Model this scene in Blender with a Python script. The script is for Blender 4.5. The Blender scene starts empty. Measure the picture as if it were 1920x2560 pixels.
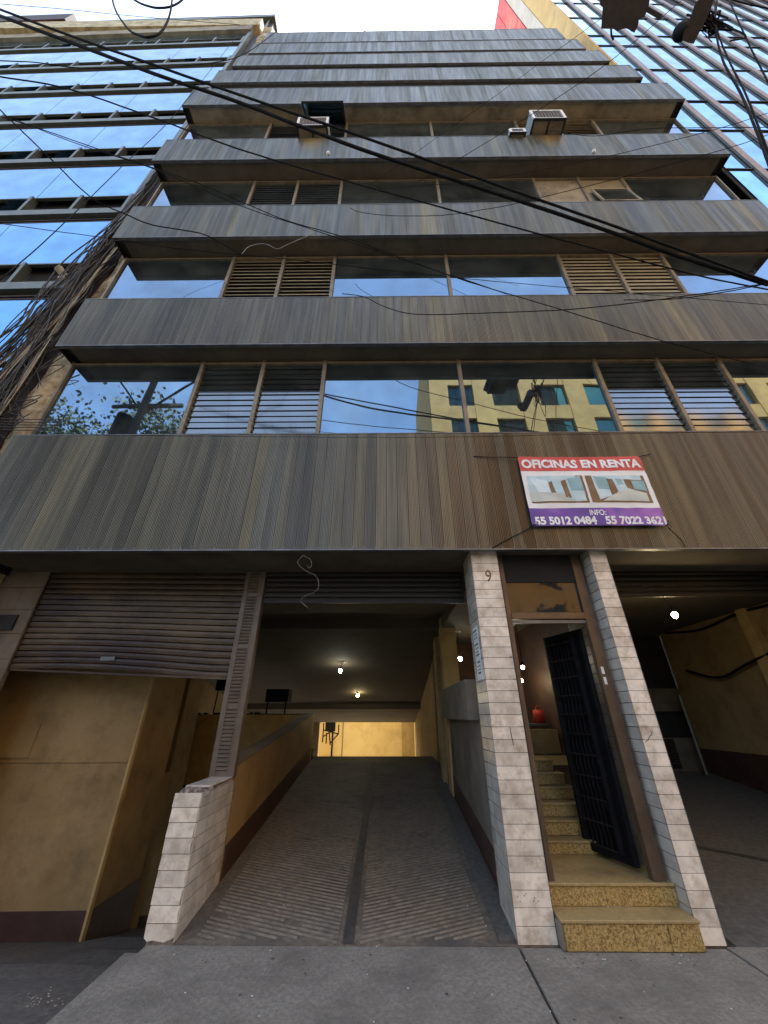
import bpy, math, random
from mathutils import Vector, Matrix, noise
random.seed(7)
R = math.radians
C = bpy.context.scene.collection
scn = bpy.context.scene

# ---------------------------------------------------------------- camera
cam_d = bpy.data.cameras.new('camera'); cam = bpy.data.objects.new('camera', cam_d); C.objects.link(cam)
cam.location = (0, 0, 1.55)
cam.rotation_euler = (R(90 + 28.8), 0, R(0.5))
cam_d.sensor_fit = 'VERTICAL'; cam_d.sensor_height = 36.0
cam_d.lens = 36.0 * 924.0 / 2560.0
cam_d.clip_start = 0.05; cam_d.clip_end = 2000
scn.camera = cam

# ---------------------------------------------------------------- world, sun, exposure
SUN_EL, SUN_AZ = 66.0, 22.0          # azimuth measured from +Y towards +X
w = bpy.data.worlds.new('World'); scn.world = w; w.use_nodes = True
nt = w.node_tree; nt.nodes.clear()
out = nt.nodes.new('ShaderNodeOutputWorld'); bg = nt.nodes.new('ShaderNodeBackground')
sky = nt.nodes.new('ShaderNodeTexSky'); sky.sky_type = 'NISHITA'; sky.sun_disc = False
sky.sun_elevation = R(SUN_EL); sky.sun_rotation = R(SUN_AZ)
sky.altitude = 2200; sky.air_density = 1.0; sky.dust_density = 1.6; sky.ozone_density = 1.0
# thin white cloud cover spread over the whole sky, patchy
tc = nt.nodes.new('ShaderNodeTexCoord'); mp = nt.nodes.new('ShaderNodeMapping'); mp.inputs['Scale'].default_value = (1.6, 1.6, 2.6)
nz = nt.nodes.new('ShaderNodeTexNoise'); nz.inputs['Scale'].default_value = 2.2; nz.inputs['Detail'].default_value = 7; nz.inputs['Roughness'].default_value = .55
cr = nt.nodes.new('ShaderNodeValToRGB'); cr.color_ramp.elements[0].color = (.13, .13, .13, 1); cr.color_ramp.elements[0].position = .56; cr.color_ramp.elements[1].position = .74
cr.color_ramp.elements[1].color = (.22, .22, .22, 1)
mx = nt.nodes.new('ShaderNodeMix'); mx.data_type = 'RGBA'
nt.links.new(tc.outputs['Generated'], mp.inputs['Vector']); nt.links.new(mp.outputs['Vector'], nz.inputs['Vector'])
nt.links.new(nz.outputs['Fac'], cr.inputs['Fac']); nt.links.new(cr.outputs['Color'], mx.inputs['Factor'])
nt.links.new(sky.outputs['Color'], mx.inputs['A']); mx.inputs['B'].default_value = (8.2, 7.9, 7.4, 1)
# bright milky veil round the sun
vm = nt.nodes.new('ShaderNodeVectorMath'); vm.operation = 'DOT_PRODUCT'; nt.links.new(tc.outputs['Generated'], vm.inputs[0])
vm.inputs[1].default_value = (math.sin(R(SUN_AZ)) * math.cos(R(SUN_EL)), math.cos(R(SUN_AZ)) * math.cos(R(SUN_EL)), math.sin(R(SUN_EL)))
vr = nt.nodes.new('ShaderNodeMapRange'); vr.interpolation_type = 'SMOOTHSTEP'; vr.inputs['From Min'].default_value = .84; vr.inputs['From Max'].default_value = .955
nt.links.new(vm.outputs['Value'], vr.inputs['Value']); m2 = nt.nodes.new('ShaderNodeMix'); m2.data_type = 'RGBA'; m2.inputs['B'].default_value = (11, 11, 11, 1)
nt.links.new(vr.outputs['Result'], m2.inputs['Factor']); nt.links.new(mx.outputs['Result'], m2.inputs['A'])
nt.links.new(m2.outputs['Result'], bg.inputs['Color']); bg.inputs['Strength'].default_value = 0.13
nt.links.new(bg.outputs['Background'], out.inputs['Surface'])
sl = bpy.data.lights.new('sun', 'SUN'); sl.energy = 4.2; sl.angle = R(0.5); sl.color = (1, .955, .88)
sun = bpy.data.objects.new('sun', sl); C.objects.link(sun)
sd = Vector((math.sin(R(SUN_AZ)) * math.cos(R(SUN_EL)), math.cos(R(SUN_AZ)) * math.cos(R(SUN_EL)), math.sin(R(SUN_EL))))
sun.rotation_euler = sd.to_track_quat('Z', 'Y').to_euler(); sun.location = (0, 0, 60)
scn.view_settings.view_transform = 'Standard'; scn.view_settings.look = 'None'
scn.view_settings.exposure = 2.25; scn.view_settings.gamma = 1; scn.view_settings.use_curve_mapping = False
scn.cycles.max_bounces = 8; scn.cycles.diffuse_bounces = 5; scn.cycles.glossy_bounces = 5

# ---------------------------------------------------------------- helpers
W = {}
def tag(o, label=None, cat=None, group=None, kind=None):
    if label: o['label'] = label
    if cat: o['category'] = cat
    if group: o['group'] = group
    if kind: o['kind'] = kind
    return o
def thing(name, loc, label, cat, group=None):
    o = bpy.data.objects.new(name, None); C.objects.link(o); o.location = loc; o.empty_display_size = .2
    W[o.name] = Vector(loc); return tag(o, label, cat, group)
def put(name, me, parent=None, loc=(0, 0, 0)):
    o = bpy.data.objects.new(name, me); C.objects.link(o); o.location = loc; W[o.name] = Vector(loc)
    if parent is not None:
        o.parent = parent; o.matrix_parent_inverse = Matrix.Translation(-W[parent.name])
    return o
class MB:
    def __init__(s): s.v = []; s.f = []; s.m = []; s.mi = 0
    def poly(s, pts):
        n = len(s.v); s.v += [tuple(p) for p in pts]; s.f.append(tuple(range(n, n + len(pts)))); s.m.append(s.mi); return s
    def box(s, x0, x1, y0, y1, z0, z1):
        n = len(s.v); s.v += [(x0,y0,z0),(x1,y0,z0),(x1,y1,z0),(x0,y1,z0),(x0,y0,z1),(x1,y0,z1),(x1,y1,z1),(x0,y1,z1)]
        for f in ((0,3,2,1),(4,5,6,7),(0,1,5,4),(1,2,6,5),(2,3,7,6),(3,0,4,7)):
            s.f.append(tuple(n + i for i in f)); s.m.append(s.mi)
        return s
    def bar(s, a, b, wx, wz, up=(0, 0, 1)):
        a = Vector(a); b = Vector(b); d = (b - a).normalized(); u = Vector(up)
        r = d.cross(u)
        if r.length < 1e-4: r = d.cross(Vector((1, 0, 0)))
        r.normalize(); u = r.cross(d)
        n = len(s.v)
        for p in (a, b):
            for i, j in ((-1,-1),(1,-1),(1,1),(-1,1)): s.v.append(tuple(p + r * (i * wx / 2) + u * (j * wz / 2)))
        for f in ((0,1,2,3),(7,6,5,4),(0,4,5,1),(1,5,6,2),(2,6,7,3),(3,7,4,0)):
            s.f.append(tuple(n + i for i in f)); s.m.append(s.mi)
        return s
    def prism_x(s, x0, x1, yz):
        n = len(s.v); k = len(yz)
        s.v += [(x0, y, z) for y, z in yz] + [(x1, y, z) for y, z in yz]
        s.f.append(tuple(n + i for i in range(k))); s.f.append(tuple(n + k + i for i in reversed(range(k)))); s.m += [s.mi] * 2
        for i in range(k):
            j = (i + 1) % k; s.f.append((n + i, n + k + i, n + k + j, n + j)); s.m.append(s.mi)
        return s
    def prism_z(s, xy, z0, z1):
        n = len(s.v); k = len(xy)
        s.v += [(x, y, z0) for x, y in xy] + [(x, y, z1) for x, y in xy]
        s.f.append(tuple(n + i for i in reversed(range(k)))); s.f.append(tuple(n + k + i for i in range(k))); s.m += [s.mi] * 2
        for i in range(k):
            j = (i + 1) % k; s.f.append((n + i, n + j, n + k + j, n + k + i)); s.m.append(s.mi)
        return s
    def tube(s, pts, r, n=6):
        pts = [Vector(p) for p in pts]; base = len(s.v); prev = None
        for i, p in enumerate(pts):
            d = (pts[min(i + 1, len(pts) - 1)] - pts[max(i - 1, 0)]).normalized()
            if prev is None: a = d.cross(Vector((.13, .2, 1))).normalized()
            else: a = (prev - d * prev.dot(d)).normalized()
            prev = a; b = d.cross(a)
            rr = r[i] if isinstance(r, (list, tuple)) else r
            for k in range(n):
                t = 2 * math.pi * k / n; s.v.append(tuple(p + a * (rr * math.cos(t)) + b * (rr * math.sin(t))))
        for i in range(len(pts) - 1):
            for k in range(n):
                a0 = base + i * n + k; a1 = base + i * n + (k + 1) % n
                s.f.append((a0, a1, a1 + n, a0 + n)); s.m.append(s.mi)
        s.f.append(tuple(base + k for k in reversed(range(n)))); e = base + (len(pts) - 1) * n
        s.f.append(tuple(e + k for k in range(n))); s.m += [s.mi] * 2
        return s
    def ball(s, c, r, rz=None, nu=12, nv=8):
        rz = rz or r; n = len(s.v); cx, cy, cz = c
        for j in range(nv + 1):
            t = math.pi * j / nv
            for i in range(nu):
                p = 2 * math.pi * i / nu; s.v.append((cx + r*math.sin(t)*math.cos(p), cy + r*math.sin(t)*math.sin(p), cz + rz*math.cos(t)))
        for j in range(nv):
            for i in range(nu):
                a = n + j*nu + i; b = n + j*nu + (i+1) % nu; s.f.append((a, a + nu, b + nu, b)); s.m.append(s.mi)
        return s
    def mesh(s, name, mats, smooth=False, bevel=0):
        me = bpy.data.meshes.new(name); me.from_pydata(s.v, [], s.f)
        for m in (mats if isinstance(mats, (list, tuple)) else [mats]): me.materials.append(m)
        me.polygons.foreach_set('material_index', s.m)
        if smooth: me.polygons.foreach_set('use_smooth', [True] * len(s.f))
        me.update()
        if bevel:
            import bmesh
            bm = bmesh.new(); bm.from_mesh(me)
            bmesh.ops.bevel(bm, geom=bm.edges[:], offset=bevel, segments=1, affect='EDGES', clamp_overlap=True)
            bm.to_mesh(me); bm.free()
        return me
    def build(s, name, mats, parent=None, smooth=False, bevel=0):
        return put(name, s.mesh(name, mats, smooth, bevel), parent)
def crv(pts, seg=8):                   # Catmull-Rom through points
    P = [Vector(p) for p in pts]; P = [2*P[0]-P[1]] + P + [2*P[-1]-P[-2]]; o = []
    for i in range(1, len(P) - 2):
        for k in range(seg):
            t = k / seg; a, b, c, d = P[i-1], P[i], P[i+1], P[i+2]
            o.append(.5*((2*b)+(c-a)*t+(2*a-5*b+4*c-d)*t*t+(3*b-a-3*c+d)*t*t*t))
    o.append(P[-2]); return o

# ---------------------------------------------------------------- materials
def mat(name, cols, rough=.8, scale=3, detail=6, metal=0, bump=0, bscale=40, spec=.5, stretch=(1,1,1), emit=None, estr=0,
        rand=0, dirt=None, dscale=1.2, dlo=.5, dhi=.75, ior=1.5, rvar=0, coat=0):
    """cols: two or three colours mixed by world-space noise; dirt: extra stain colour"""
    m = bpy.data.materials.new(name); m.use_nodes = True; n = m.node_tree; L = n.links
    b = n.nodes['Principled BSDF']
    b.inputs['Roughness'].default_value = rough; b.inputs['Metallic'].default_value = metal; b.inputs['IOR'].default_value = ior
    b.inputs['Specular IOR Level'].default_value = spec; b.inputs['Coat Weight'].default_value = coat
    g = n.nodes.new('ShaderNodeNewGeometry'); mp = n.nodes.new('ShaderNodeMapping'); mp.inputs['Scale'].default_value = stretch
    L.new(g.outputs['Position'], mp.inputs['Vector'])
    t = n.nodes.new('ShaderNodeTexNoise'); t.inputs['Scale'].default_value = scale; t.inputs['Detail'].default_value = detail
    t.inputs['Roughness'].default_value = .62
    L.new(mp.outputs['Vector'], t.inputs['Vector'])
    r = n.nodes.new('ShaderNodeValToRGB'); e = r.color_ramp.elements
    e[0].position = .36; e[1].position = .64; e[0].color = (*cols[0], 1); e[1].color = (*cols[-1], 1)
    if len(cols) == 3: k = e.new(.5); k.color = (*cols[1], 1)
    L.new(t.outputs['Fac'], r.inputs['Fac']); col = r.outputs['Color']
    if dirt:
        t2 = n.nodes.new('ShaderNodeTexNoise'); t2.inputs['Scale'].default_value = dscale; t2.inputs['Detail'].default_value = 8
        t2.inputs['Roughness'].default_value = .7
        L.new(mp.outputs['Vector'], t2.inputs['Vector'])
        mr = n.nodes.new('ShaderNodeMapRange'); mr.inputs['From Min'].default_value = dlo; mr.inputs['From Max'].default_value = dhi
        L.new(t2.outputs['Fac'], mr.inputs['Value'])
        mx = n.nodes.new('ShaderNodeMix'); mx.data_type = 'RGBA'; mx.inputs['B'].default_value = (*dirt, 1)
        L.new(mr.outputs['Result'], mx.inputs['Factor']); L.new(col, mx.inputs['A']); col = mx.outputs['Result']
    if rand:
        oi = n.nodes.new('ShaderNodeObjectInfo'); hs = n.nodes.new('ShaderNodeHueSaturation')
        mr = n.nodes.new('ShaderNodeMapRange'); mr.inputs['To Min'].default_value = 1 - rand; mr.inputs['To Max'].default_value = 1 + rand * .7
        L.new(oi.outputs['Random'], mr.inputs['Value']); L.new(mr.outputs['Result'], hs.inputs['Value']); L.new(col, hs.inputs['Color']); col = hs.outputs['Color']
    L.new(col, b.inputs['Base Color'])
    if rvar:
        mr = n.nodes.new('ShaderNodeMapRange'); mr.inputs['To Min'].default_value = max(rough - rvar, 0); mr.inputs['To Max'].default_value = rough + rvar
        L.new(t.outputs['Fac'], mr.inputs['Value']); L.new(mr.outputs['Result'], b.inputs['Roughness'])
    if bump:
        t3 = n.nodes.new('ShaderNodeTexNoise'); t3.inputs['Scale'].default_value = bscale; t3.inputs['Detail'].default_value = 6
        L.new(g.outputs['Position'], t3.inputs['Vector'])
        bp = n.nodes.new('ShaderNodeBump'); bp.inputs['Strength'].default_value = bump; bp.inputs['Distance'].default_value = .02
        L.new(t3.outputs['Fac'], bp.inputs['Height']); L.new(bp.outputs['Normal'], b.inputs['Normal'])
    if emit:
        b.inputs['Emission Color'].default_value = (*emit, 1); b.inputs['Emission Strength'].default_value = estr
    return m

def cladding_material():
    m = bpy.data.materials.new('bronze_cladding'); m.use_nodes = True; n = m.node_tree; L = n.links; b = n.nodes['Principled BSDF']
    g = n.nodes.new('ShaderNodeNewGeometry'); sp = n.nodes.new('ShaderNodeSeparateXYZ'); L.new(g.outputs['Position'], sp.inputs[0])
    def M(op, a, c=None, d=None):
        x = n.nodes.new('ShaderNodeMath'); x.operation = op
        for i, q in enumerate((a, c, d)):
            if q is None: continue
            if isinstance(q, (int, float)): x.inputs[i].default_value = q
            else: L.new(q, x.inputs[i])
        return x.outputs[0]
    pid = M('FLOOR', M('DIVIDE', M('ADD', sp.outputs['X'], 5.2001), PITCH))
    bid = M('FLOOR', M('DIVIDE', M('SUBTRACT', sp.outputs['Z'], 3.0), 2.87))
    cb = n.nodes.new('ShaderNodeCombineXYZ'); L.new(pid, cb.inputs[0]); L.new(bid, cb.inputs[1])
    wn = n.nodes.new('ShaderNodeTexWhiteNoise'); wn.noise_dimensions = '3D'; L.new(cb.outputs[0], wn.inputs['Vector'])
    # clumps of panels of one batch
    cb2 = n.nodes.new('ShaderNodeCombineXYZ'); L.new(M('MULTIPLY', pid, .21), cb2.inputs[0]); L.new(M('MULTIPLY', bid, 3.7), cb2.inputs[1])
    cn = n.nodes.new('ShaderNodeTexNoise'); cn.inputs['Scale'].default_value = 1; cn.inputs['Detail'].default_value = 3; L.new(cb2.outputs[0], cn.inputs['Vector'])
    v = M('ADD', M('MULTIPLY', wn.outputs['Value'], .27), M('MULTIPLY', cn.outputs['Fac'], .92))
    r = n.nodes.new('ShaderNodeValToRGB'); e = r.color_ramp.elements
    e[0].position = .32; e[0].color = (.078, .066, .048, 1); e[1].position = .88; e[1].color = (.255, .213, .112, 1)
    for p, c in ((.45, (.10, .089, .066)), (.58, (.13, .115, .080)), (.7, (.155, .138, .094))):
        k = e.new(p); k.color = (*c, 1)
    L.new(v, r.inputs['Fac'])
    # vertical weather streaks
    mp = n.nodes.new('ShaderNodeMapping'); mp.inputs['Scale'].default_value = (14, 14, .7); L.new(g.outputs['Position'], mp.inputs['Vector'])
    t = n.nodes.new('ShaderNodeTexNoise'); t.inputs['Scale'].default_value = 1.0; t.inputs['Detail'].default_value = 5; L.new(mp.outputs['Vector'], t.inputs['Vector'])
    mr = n.nodes.new('ShaderNodeMapRange'); mr.inputs['From Min'].default_value = .38; mr.inputs['From Max'].default_value = .68
    mr.inputs['To Min'].default_value = .62; mr.inputs['To Max'].default_value = 1.22; L.new(t.outputs['Fac'], mr.inputs['Value'])
    hi = n.nodes.new('ShaderNodeMapRange'); hi.inputs['From Min'].default_value = 4; hi.inputs['From Max'].default_value = 17   # sky reflection on the upper bands, put into the colour: greyer with height
    hi.clamp = True; L.new(sp.outputs['Z'], hi.inputs['Value'])
    m2 = n.nodes.new('ShaderNodeMix'); m2.data_type = 'RGBA'; m2.inputs['B'].default_value = (.185, .208, .165, 1)
    L.new(M('MULTIPLY', hi.outputs['Result'], .7), m2.inputs['Factor']); L.new(r.outputs['Color'], m2.inputs['A'])
    hv = n.nodes.new('ShaderNodeHueSaturation'); L.new(m2.outputs['Result'], hv.inputs['Color'])
    st = M('ADD', M('MULTIPLY', M('SUBTRACT', mr.outputs['Result'], 1), M('ADD', M('MULTIPLY', hi.outputs['Result'], .8), .6)), 1)
    L.new(st, hv.inputs['Value'])
    # scuffs
    t4 = n.nodes.new('ShaderNodeTexNoise'); t4.inputs['Scale'].default_value = 22; t4.inputs['Detail'].default_value = 4
    mp4 = n.nodes.new('ShaderNodeMapping'); mp4.inputs['Scale'].default_value = (1, 1, .25); L.new(g.outputs['Position'], mp4.inputs['Vector']); L.new(mp4.outputs['Vector'], t4.inputs['Vector'])
    mr4 = n.nodes.new('ShaderNodeMapRange'); mr4.inputs['From Min'].default_value = .78; mr4.inputs['From Max'].default_value = .84; L.new(t4.outputs['Fac'], mr4.inputs['Value'])
    m4 = n.nodes.new('ShaderNodeMix'); m4.data_type = 'RGBA'; m4.inputs['B'].default_value = (.42, .39, .36, 1)
    L.new(mr4.outputs['Result'], m4.inputs['Factor']); L.new(hv.outputs['Color'], m4.inputs['A'])
    colr = m4.outputs['Result']
    for sx_, sz_ in ((-1.75, 13.52), (3.85, 13.52)):     # rusty run-off below the air conditioners
        dx_ = M('DIVIDE', M('SUBTRACT', sp.outputs['X'], sx_), .42); dz_ = M('DIVIDE', M('SUBTRACT', sp.outputs['Z'], sz_), .75)
        dd_ = M('SUBTRACT', 1, M('SQRT', M('ADD', M('MULTIPLY', dx_, dx_), M('MULTIPLY', dz_, dz_))))
        f_ = M('MULTIPLY', M('MAXIMUM', dd_, 0), M('MULTIPLY', t.outputs['Fac'], 1.9)); m5 = n.nodes.new('ShaderNodeMix'); m5.data_type = 'RGBA'; m5.inputs['B'].default_value = (.36, .24, .08, 1); m5.clamp_factor = True
        L.new(f_, m5.inputs['Factor']); L.new(colr, m5.inputs['A']); colr = m5.outputs['Result']
    L.new(colr, b.inputs['Base Color'])
    b.inputs['Metallic'].default_value = .6
    rr = n.nodes.new('ShaderNodeMapRange'); rr.inputs['To Min'].default_value = .33; rr.inputs['To Max'].default_value = .5; L.new(wn.outputs['Value'], rr.inputs['Value'])
    L.new(rr.outputs['Result'], b.inputs['Roughness'])
    return m
PITCH = 12.8 / 96
M_clad = cladding_material()
M_edge = mat('edge_metal', [(.10,.10,.10),(.18,.18,.175)], .45, 6, metal=.5)
M_lip = mat('dark_lip', [(.02,.02,.019),(.035,.032,.03)], .5, 4, metal=.3)
M_soffit = mat('soffit_brown', [(.085,.068,.045),(.13,.105,.07)], .85, 1.5, dirt=(.05,.04,.028), dscale=.9, bump=.15)
M_soffit2 = mat('soffit_tan', [(.22,.18,.11),(.30,.255,.17)], .85, 2.0, dirt=(.09,.07,.045), dscale=1.4, dlo=.45, dhi=.7, bump=.2)
M_frame = mat('window_frame', [(.17,.135,.085),(.24,.195,.13)], .5, 5, metal=.25, dirt=(.09,.07,.05), dscale=6)
def glass_mat(name, tint, rough=.015, wob=.02, ws=.8, dark=0, var=0):
    m = bpy.data.materials.new(name); m.use_nodes = True; n = m.node_tree; L = n.links; b = n.nodes['Principled BSDF']
    b.inputs['Base Color'].default_value = (*tint, 1); b.inputs['Metallic'].default_value = 1; b.inputs['Roughness'].default_value = rough
    g = n.nodes.new('ShaderNodeNewGeometry'); t = n.nodes.new('ShaderNodeTexNoise'); t.inputs['Scale'].default_value = ws; t.inputs['Detail'].default_value = 2
    L.new(g.outputs['Position'], t.inputs['Vector']); bp = n.nodes.new('ShaderNodeBump'); bp.inputs['Strength'].default_value = wob; bp.inputs['Distance'].default_value = .1
    L.new(t.outputs['Fac'], bp.inputs['Height']); L.new(bp.outputs['Normal'], b.inputs['Normal'])
    # dust film: a little diffuse grey over the coating
    d = n.nodes.new('ShaderNodeBsdfDiffuse'); d.inputs['Color'].default_value = (.10,.11,.10,1); mxs = n.nodes.new('ShaderNodeMixShader')
    t2 = n.nodes.new('ShaderNodeTexNoise'); t2.inputs['Scale'].default_value = 1.7; t2.inputs['Detail'].default_value = 8; L.new(g.outputs['Position'], t2.inputs['Vector'])
    mr = n.nodes.new('ShaderNodeMapRange'); mr.inputs['From Min'].default_value = .35; mr.inputs['From Max'].default_value = .8; mr.inputs['To Min'].default_value = .08; mr.inputs['To Max'].default_value = .4
    L.new(t2.outputs['Fac'], mr.inputs['Value']); L.new(mr.outputs['Result'], mxs.inputs[0]); L.new(b.outputs[0], mxs.inputs[1]); L.new(d.outputs[0], mxs.inputs[2])
    L.new(mxs.outputs[0], n.nodes['Material Output'].inputs['Surface'])
    if var:
        oi = n.nodes.new('ShaderNodeObjectInfo'); hs = n.nodes.new('ShaderNodeHueSaturation'); hs.inputs['Color'].default_value = (*tint, 1)
        q = n.nodes.new('ShaderNodeMapRange'); q.inputs['To Min'].default_value = 1 - var; q.inputs['To Max'].default_value = 1 + var
        L.new(oi.outputs['Random'], q.inputs['Value']); L.new(q.outputs['Result'], hs.inputs['Value']); L.new(hs.outputs['Color'], b.inputs['Base Color'])
    return m
M_glass = glass_mat('tinted_window_glass', (.175,.29,.405), wob=.015)
M_slat = glass_mat('louver_glass', (.22,.26,.28), rough=.08, wob=.01)
M_slat2 = mat('louver_dusty', [(.27,.225,.135),(.36,.30,.19)], .4, 4, rand=.25, spec=.6)
M_blue = glass_mat('blue_mirror_glass', (.13,.39,.66), wob=.035, ws=.5, var=.07)
M_blueR = glass_mat('blue_mirror_glass_tower', (.17,.50,.80), wob=.05, ws=.6, var=.16)
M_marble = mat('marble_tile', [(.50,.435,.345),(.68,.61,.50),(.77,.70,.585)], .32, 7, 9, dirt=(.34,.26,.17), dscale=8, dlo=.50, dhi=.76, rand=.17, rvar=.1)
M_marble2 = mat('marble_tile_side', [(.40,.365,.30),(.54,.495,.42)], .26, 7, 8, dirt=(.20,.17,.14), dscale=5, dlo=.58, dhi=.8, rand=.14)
M_grout = mat('grout', [(.08,.068,.055),(.14,.118,.095)], .9, 20)
M_caul = mat('broken_mortar', [(.16,.12,.10),(.38,.33,.28)], .95, 25, bump=.5)
M_yellow = mat('yellow_plaster', [(.26,.183,.080),(.34,.248,.118)], .85, 1.5, dirt=(.12,.08,.038), dscale=2.6, dlo=.48, dhi=.85, bump=.25, bscale=18)
M_yellow2 = mat('yellow_plaster_light', [(.40,.28,.11),(.48,.35,.145)], .85, 2.0, dirt=(.22,.15,.07), dscale=2.5, dlo=.48, dhi=.8, bump=.1)
M_dado = mat('brown_dado_paint', [(.045,.022,.016),(.075,.04,.03)], .6, 4, dirt=(.12,.08,.05), dscale=7, dlo=.62, dhi=.8)
M_greyw = mat('grey_plaster', [(.13,.112,.083),(.19,.163,.122)], .85, 2.5, dirt=(.07,.06,.045), bump=.1)
M_ceil = mat('ceiling_plaster', [(.075,.06,.04),(.11,.09,.06)], .9, 1.2, dirt=(.04,.032,.022), bump=.15, bscale=8)
M_dark = mat('dark_interior', [(.012,.011,.01),(.02,.018,.016)], .9, 3)
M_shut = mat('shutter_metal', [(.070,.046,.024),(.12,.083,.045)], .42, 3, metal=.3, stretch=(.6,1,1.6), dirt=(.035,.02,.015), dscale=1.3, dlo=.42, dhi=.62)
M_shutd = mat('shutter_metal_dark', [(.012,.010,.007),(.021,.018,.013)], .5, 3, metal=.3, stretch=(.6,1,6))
M_post = mat('post_metal', [(.105,.082,.060),(.145,.115,.085)], .5, 8, metal=.3, dirt=(.22,.2,.16), dscale=9, dlo=.68, dhi=.8)
M_white = mat('white_paint', [(.6,.6,.57),(.75,.75,.72)], .5, 9)
M_black = mat('black_rubber', [(.006,.006,.006),(.013,.012,.011)], .8, 9, spec=.12)
M_iron = mat('black_iron', [(.006,.006,.007),(.013,.012,.013)], .7, 12, spec=.12)
M_brown = mat('bronze_frame', [(.10,.07,.045),(.14,.10,.068)], .42, 6, metal=.45)
M_rough = mat('rough_concrete', [(.30,.235,.13),(.42,.335,.20),(.50,.42,.28)], .95, 9, 10, dirt=(.13,.095,.05), dscale=3, dlo=.45, dhi=.65, bump=1.0, bscale=14)
M_granite = None
def granite():
    m = mat('gold_granite', [(.21,.14,.04),(.38,.265,.085),(.49,.365,.16)], .38, 55, 8, dirt=(.10,.05,.025), dscale=85, dlo=.50, dhi=.62)
    return m
M_granite = granite()
M_tread = mat('granite_tread', [(.29,.20,.075),(.38,.28,.12)], .5, 30, 8, dirt=(.17,.12,.055), dscale=3, dlo=.5, dhi=.75)
M_conc = mat('pavement_concrete', [(.165,.152,.123),(.27,.25,.205)], .8, 34, 10, dirt=(.12,.108,.088), dscale=2.1, dlo=.42, dhi=.72, bump=.5, bscale=70)
M_asph = mat('driveway_asphalt', [(.07,.064,.054),(.115,.105,.09)], .85, 20, 9, dirt=(.14,.125,.10), dscale=2.2, dlo=.58, dhi=.8, bump=.35, bscale=45)
def ramp_material():
    m = bpy.data.materials.new('grooved_ramp_concrete'); m.use_nodes = True; n = m.node_tree; L = n.links; b = n.nodes['Principled BSDF']
    g = n.nodes.new('ShaderNodeNewGeometry'); sp = n.nodes.new('ShaderNodeSeparateXYZ'); L.new(g.outputs['Position'], sp.inputs[0])
    t = n.nodes.new('ShaderNodeTexNoise'); t.inputs['Scale'].default_value = 18; t.inputs['Detail'].default_value = 9; L.new(g.outputs['Position'], t.inputs['Vector'])
    r = n.nodes.new('ShaderNodeValToRGB'); r.color_ramp.elements[0].position = .35; r.color_ramp.elements[0].color = (.098,.081,.058,1)
    r.color_ramp.elements[1].position = .68; r.color_ramp.elements[1].color = (.19,.160,.118,1); L.new(t.outputs['Fac'], r.inputs['Fac'])
    t2 = n.nodes.new('ShaderNodeTexNoise'); t2.inputs['Scale'].default_value = 1.4; t2.inputs['Detail'].default_value = 6; L.new(g.outputs['Position'], t2.inputs['Vector'])
    mr = n.nodes.new('ShaderNodeMapRange'); mr.inputs['From Min'].default_value = .45; mr.inputs['From Max'].default_value = .72; L.new(t2.outputs['Fac'], mr.inputs['Value'])
    mx = n.nodes.new('ShaderNodeMix'); mx.data_type = 'RGBA'; mx.inputs['B'].default_value = (.06,.055,.05,1); L.new(mr.outputs['Result'], mx.inputs['Factor']); L.new(r.outputs['Color'], mx.inputs['A'])
    L.new(mx.outputs['Result'], b.inputs['Base Color']); b.inputs['Roughness'].default_value = .72
    bp = n.nodes.new('ShaderNodeBump'); bp.inputs['Strength'].default_value = .5; bp.inputs['Distance'].default_value = .01; L.new(t.outputs['Fac'], bp.inputs['Height']); L.new(bp.outputs['Normal'], b.inputs['Normal'])
    return m
M_ramp = ramp_material()
M_facadeY = mat('tower_yellow_stone', [(.56,.34,.10),(.66,.43,.15)], .8, 1.2, dirt=(.40,.28,.12), dscale=.8, bump=.1)
M_beige = mat('tower_beige_stone', [(.52,.44,.32),(.62,.54,.42)], .8, 1.0, dirt=(.42,.34,.24), dscale=.6)
M_red = mat('red_paint', [(.60,.045,.045),(.72,.08,.06)], .7, .8, dirt=(.70,.20,.10), dscale=.5, dlo=.45, dhi=.6)
M_fin = mat('fin_metal', [(.20,.155,.12),(.27,.215,.165)], .5, 4, metal=.3)
M_mull = mat('grey_green_metal', [(.085,.095,.075),(.125,.138,.11)], .45, 4, metal=.35)
M_gap = mat('dark_recess', [(.022,.015,.012),(.05,.03,.024)], .7, 3, stretch=(1,1,5))
M_leafA = mat('leaf_green', [(.04,.075,.02),(.10,.13,.04)], .7, 3)
M_leafB = mat('leaf_olive', [(.08,.085,.03),(.17,.15,.06)], .7, 3)
M_bark = mat('bark', [(.05,.04,.03),(.09,.075,.055)], .9, 8)
M_green = glass_mat('green_tinted_glass', (.07,.19,.15), wob=.01)
M_bulb = mat('lit_bulb', [(.9,.9,.85),(.9,.9,.85)], .3, emit=(1,.93,.75), estr=28)
M_bulbw = mat('lit_bulb_warm', [(.9,.85,.7),(.9,.85,.7)], .3, emit=(1,.78,.42), estr=26)
M_wgrey = mat('pale_wire', [(.16,.15,.13),(.26,.25,.23)], .5, 9)
# ================================================================ GROUND
XL, XR = -5.2, 7.6
g = MB(); g.box(-60, 60, -60, 3.0, -.5, -.16); g.build('street', M_asph)  ; tag(bpy.data.objects['street'], kind='structure')
far = MB(); far.box(-300, 300, 22, 300, -1.6, -1.5); far.box(-300, 300, -300, -60.01, -.5, -.2); far.box(-300,-60.01,-60,22,-.5,-.2); far.box(60.01,300,-60,22,-.5,-.2)
tag(far.build('ground', M_asph), kind='structure')
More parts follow.
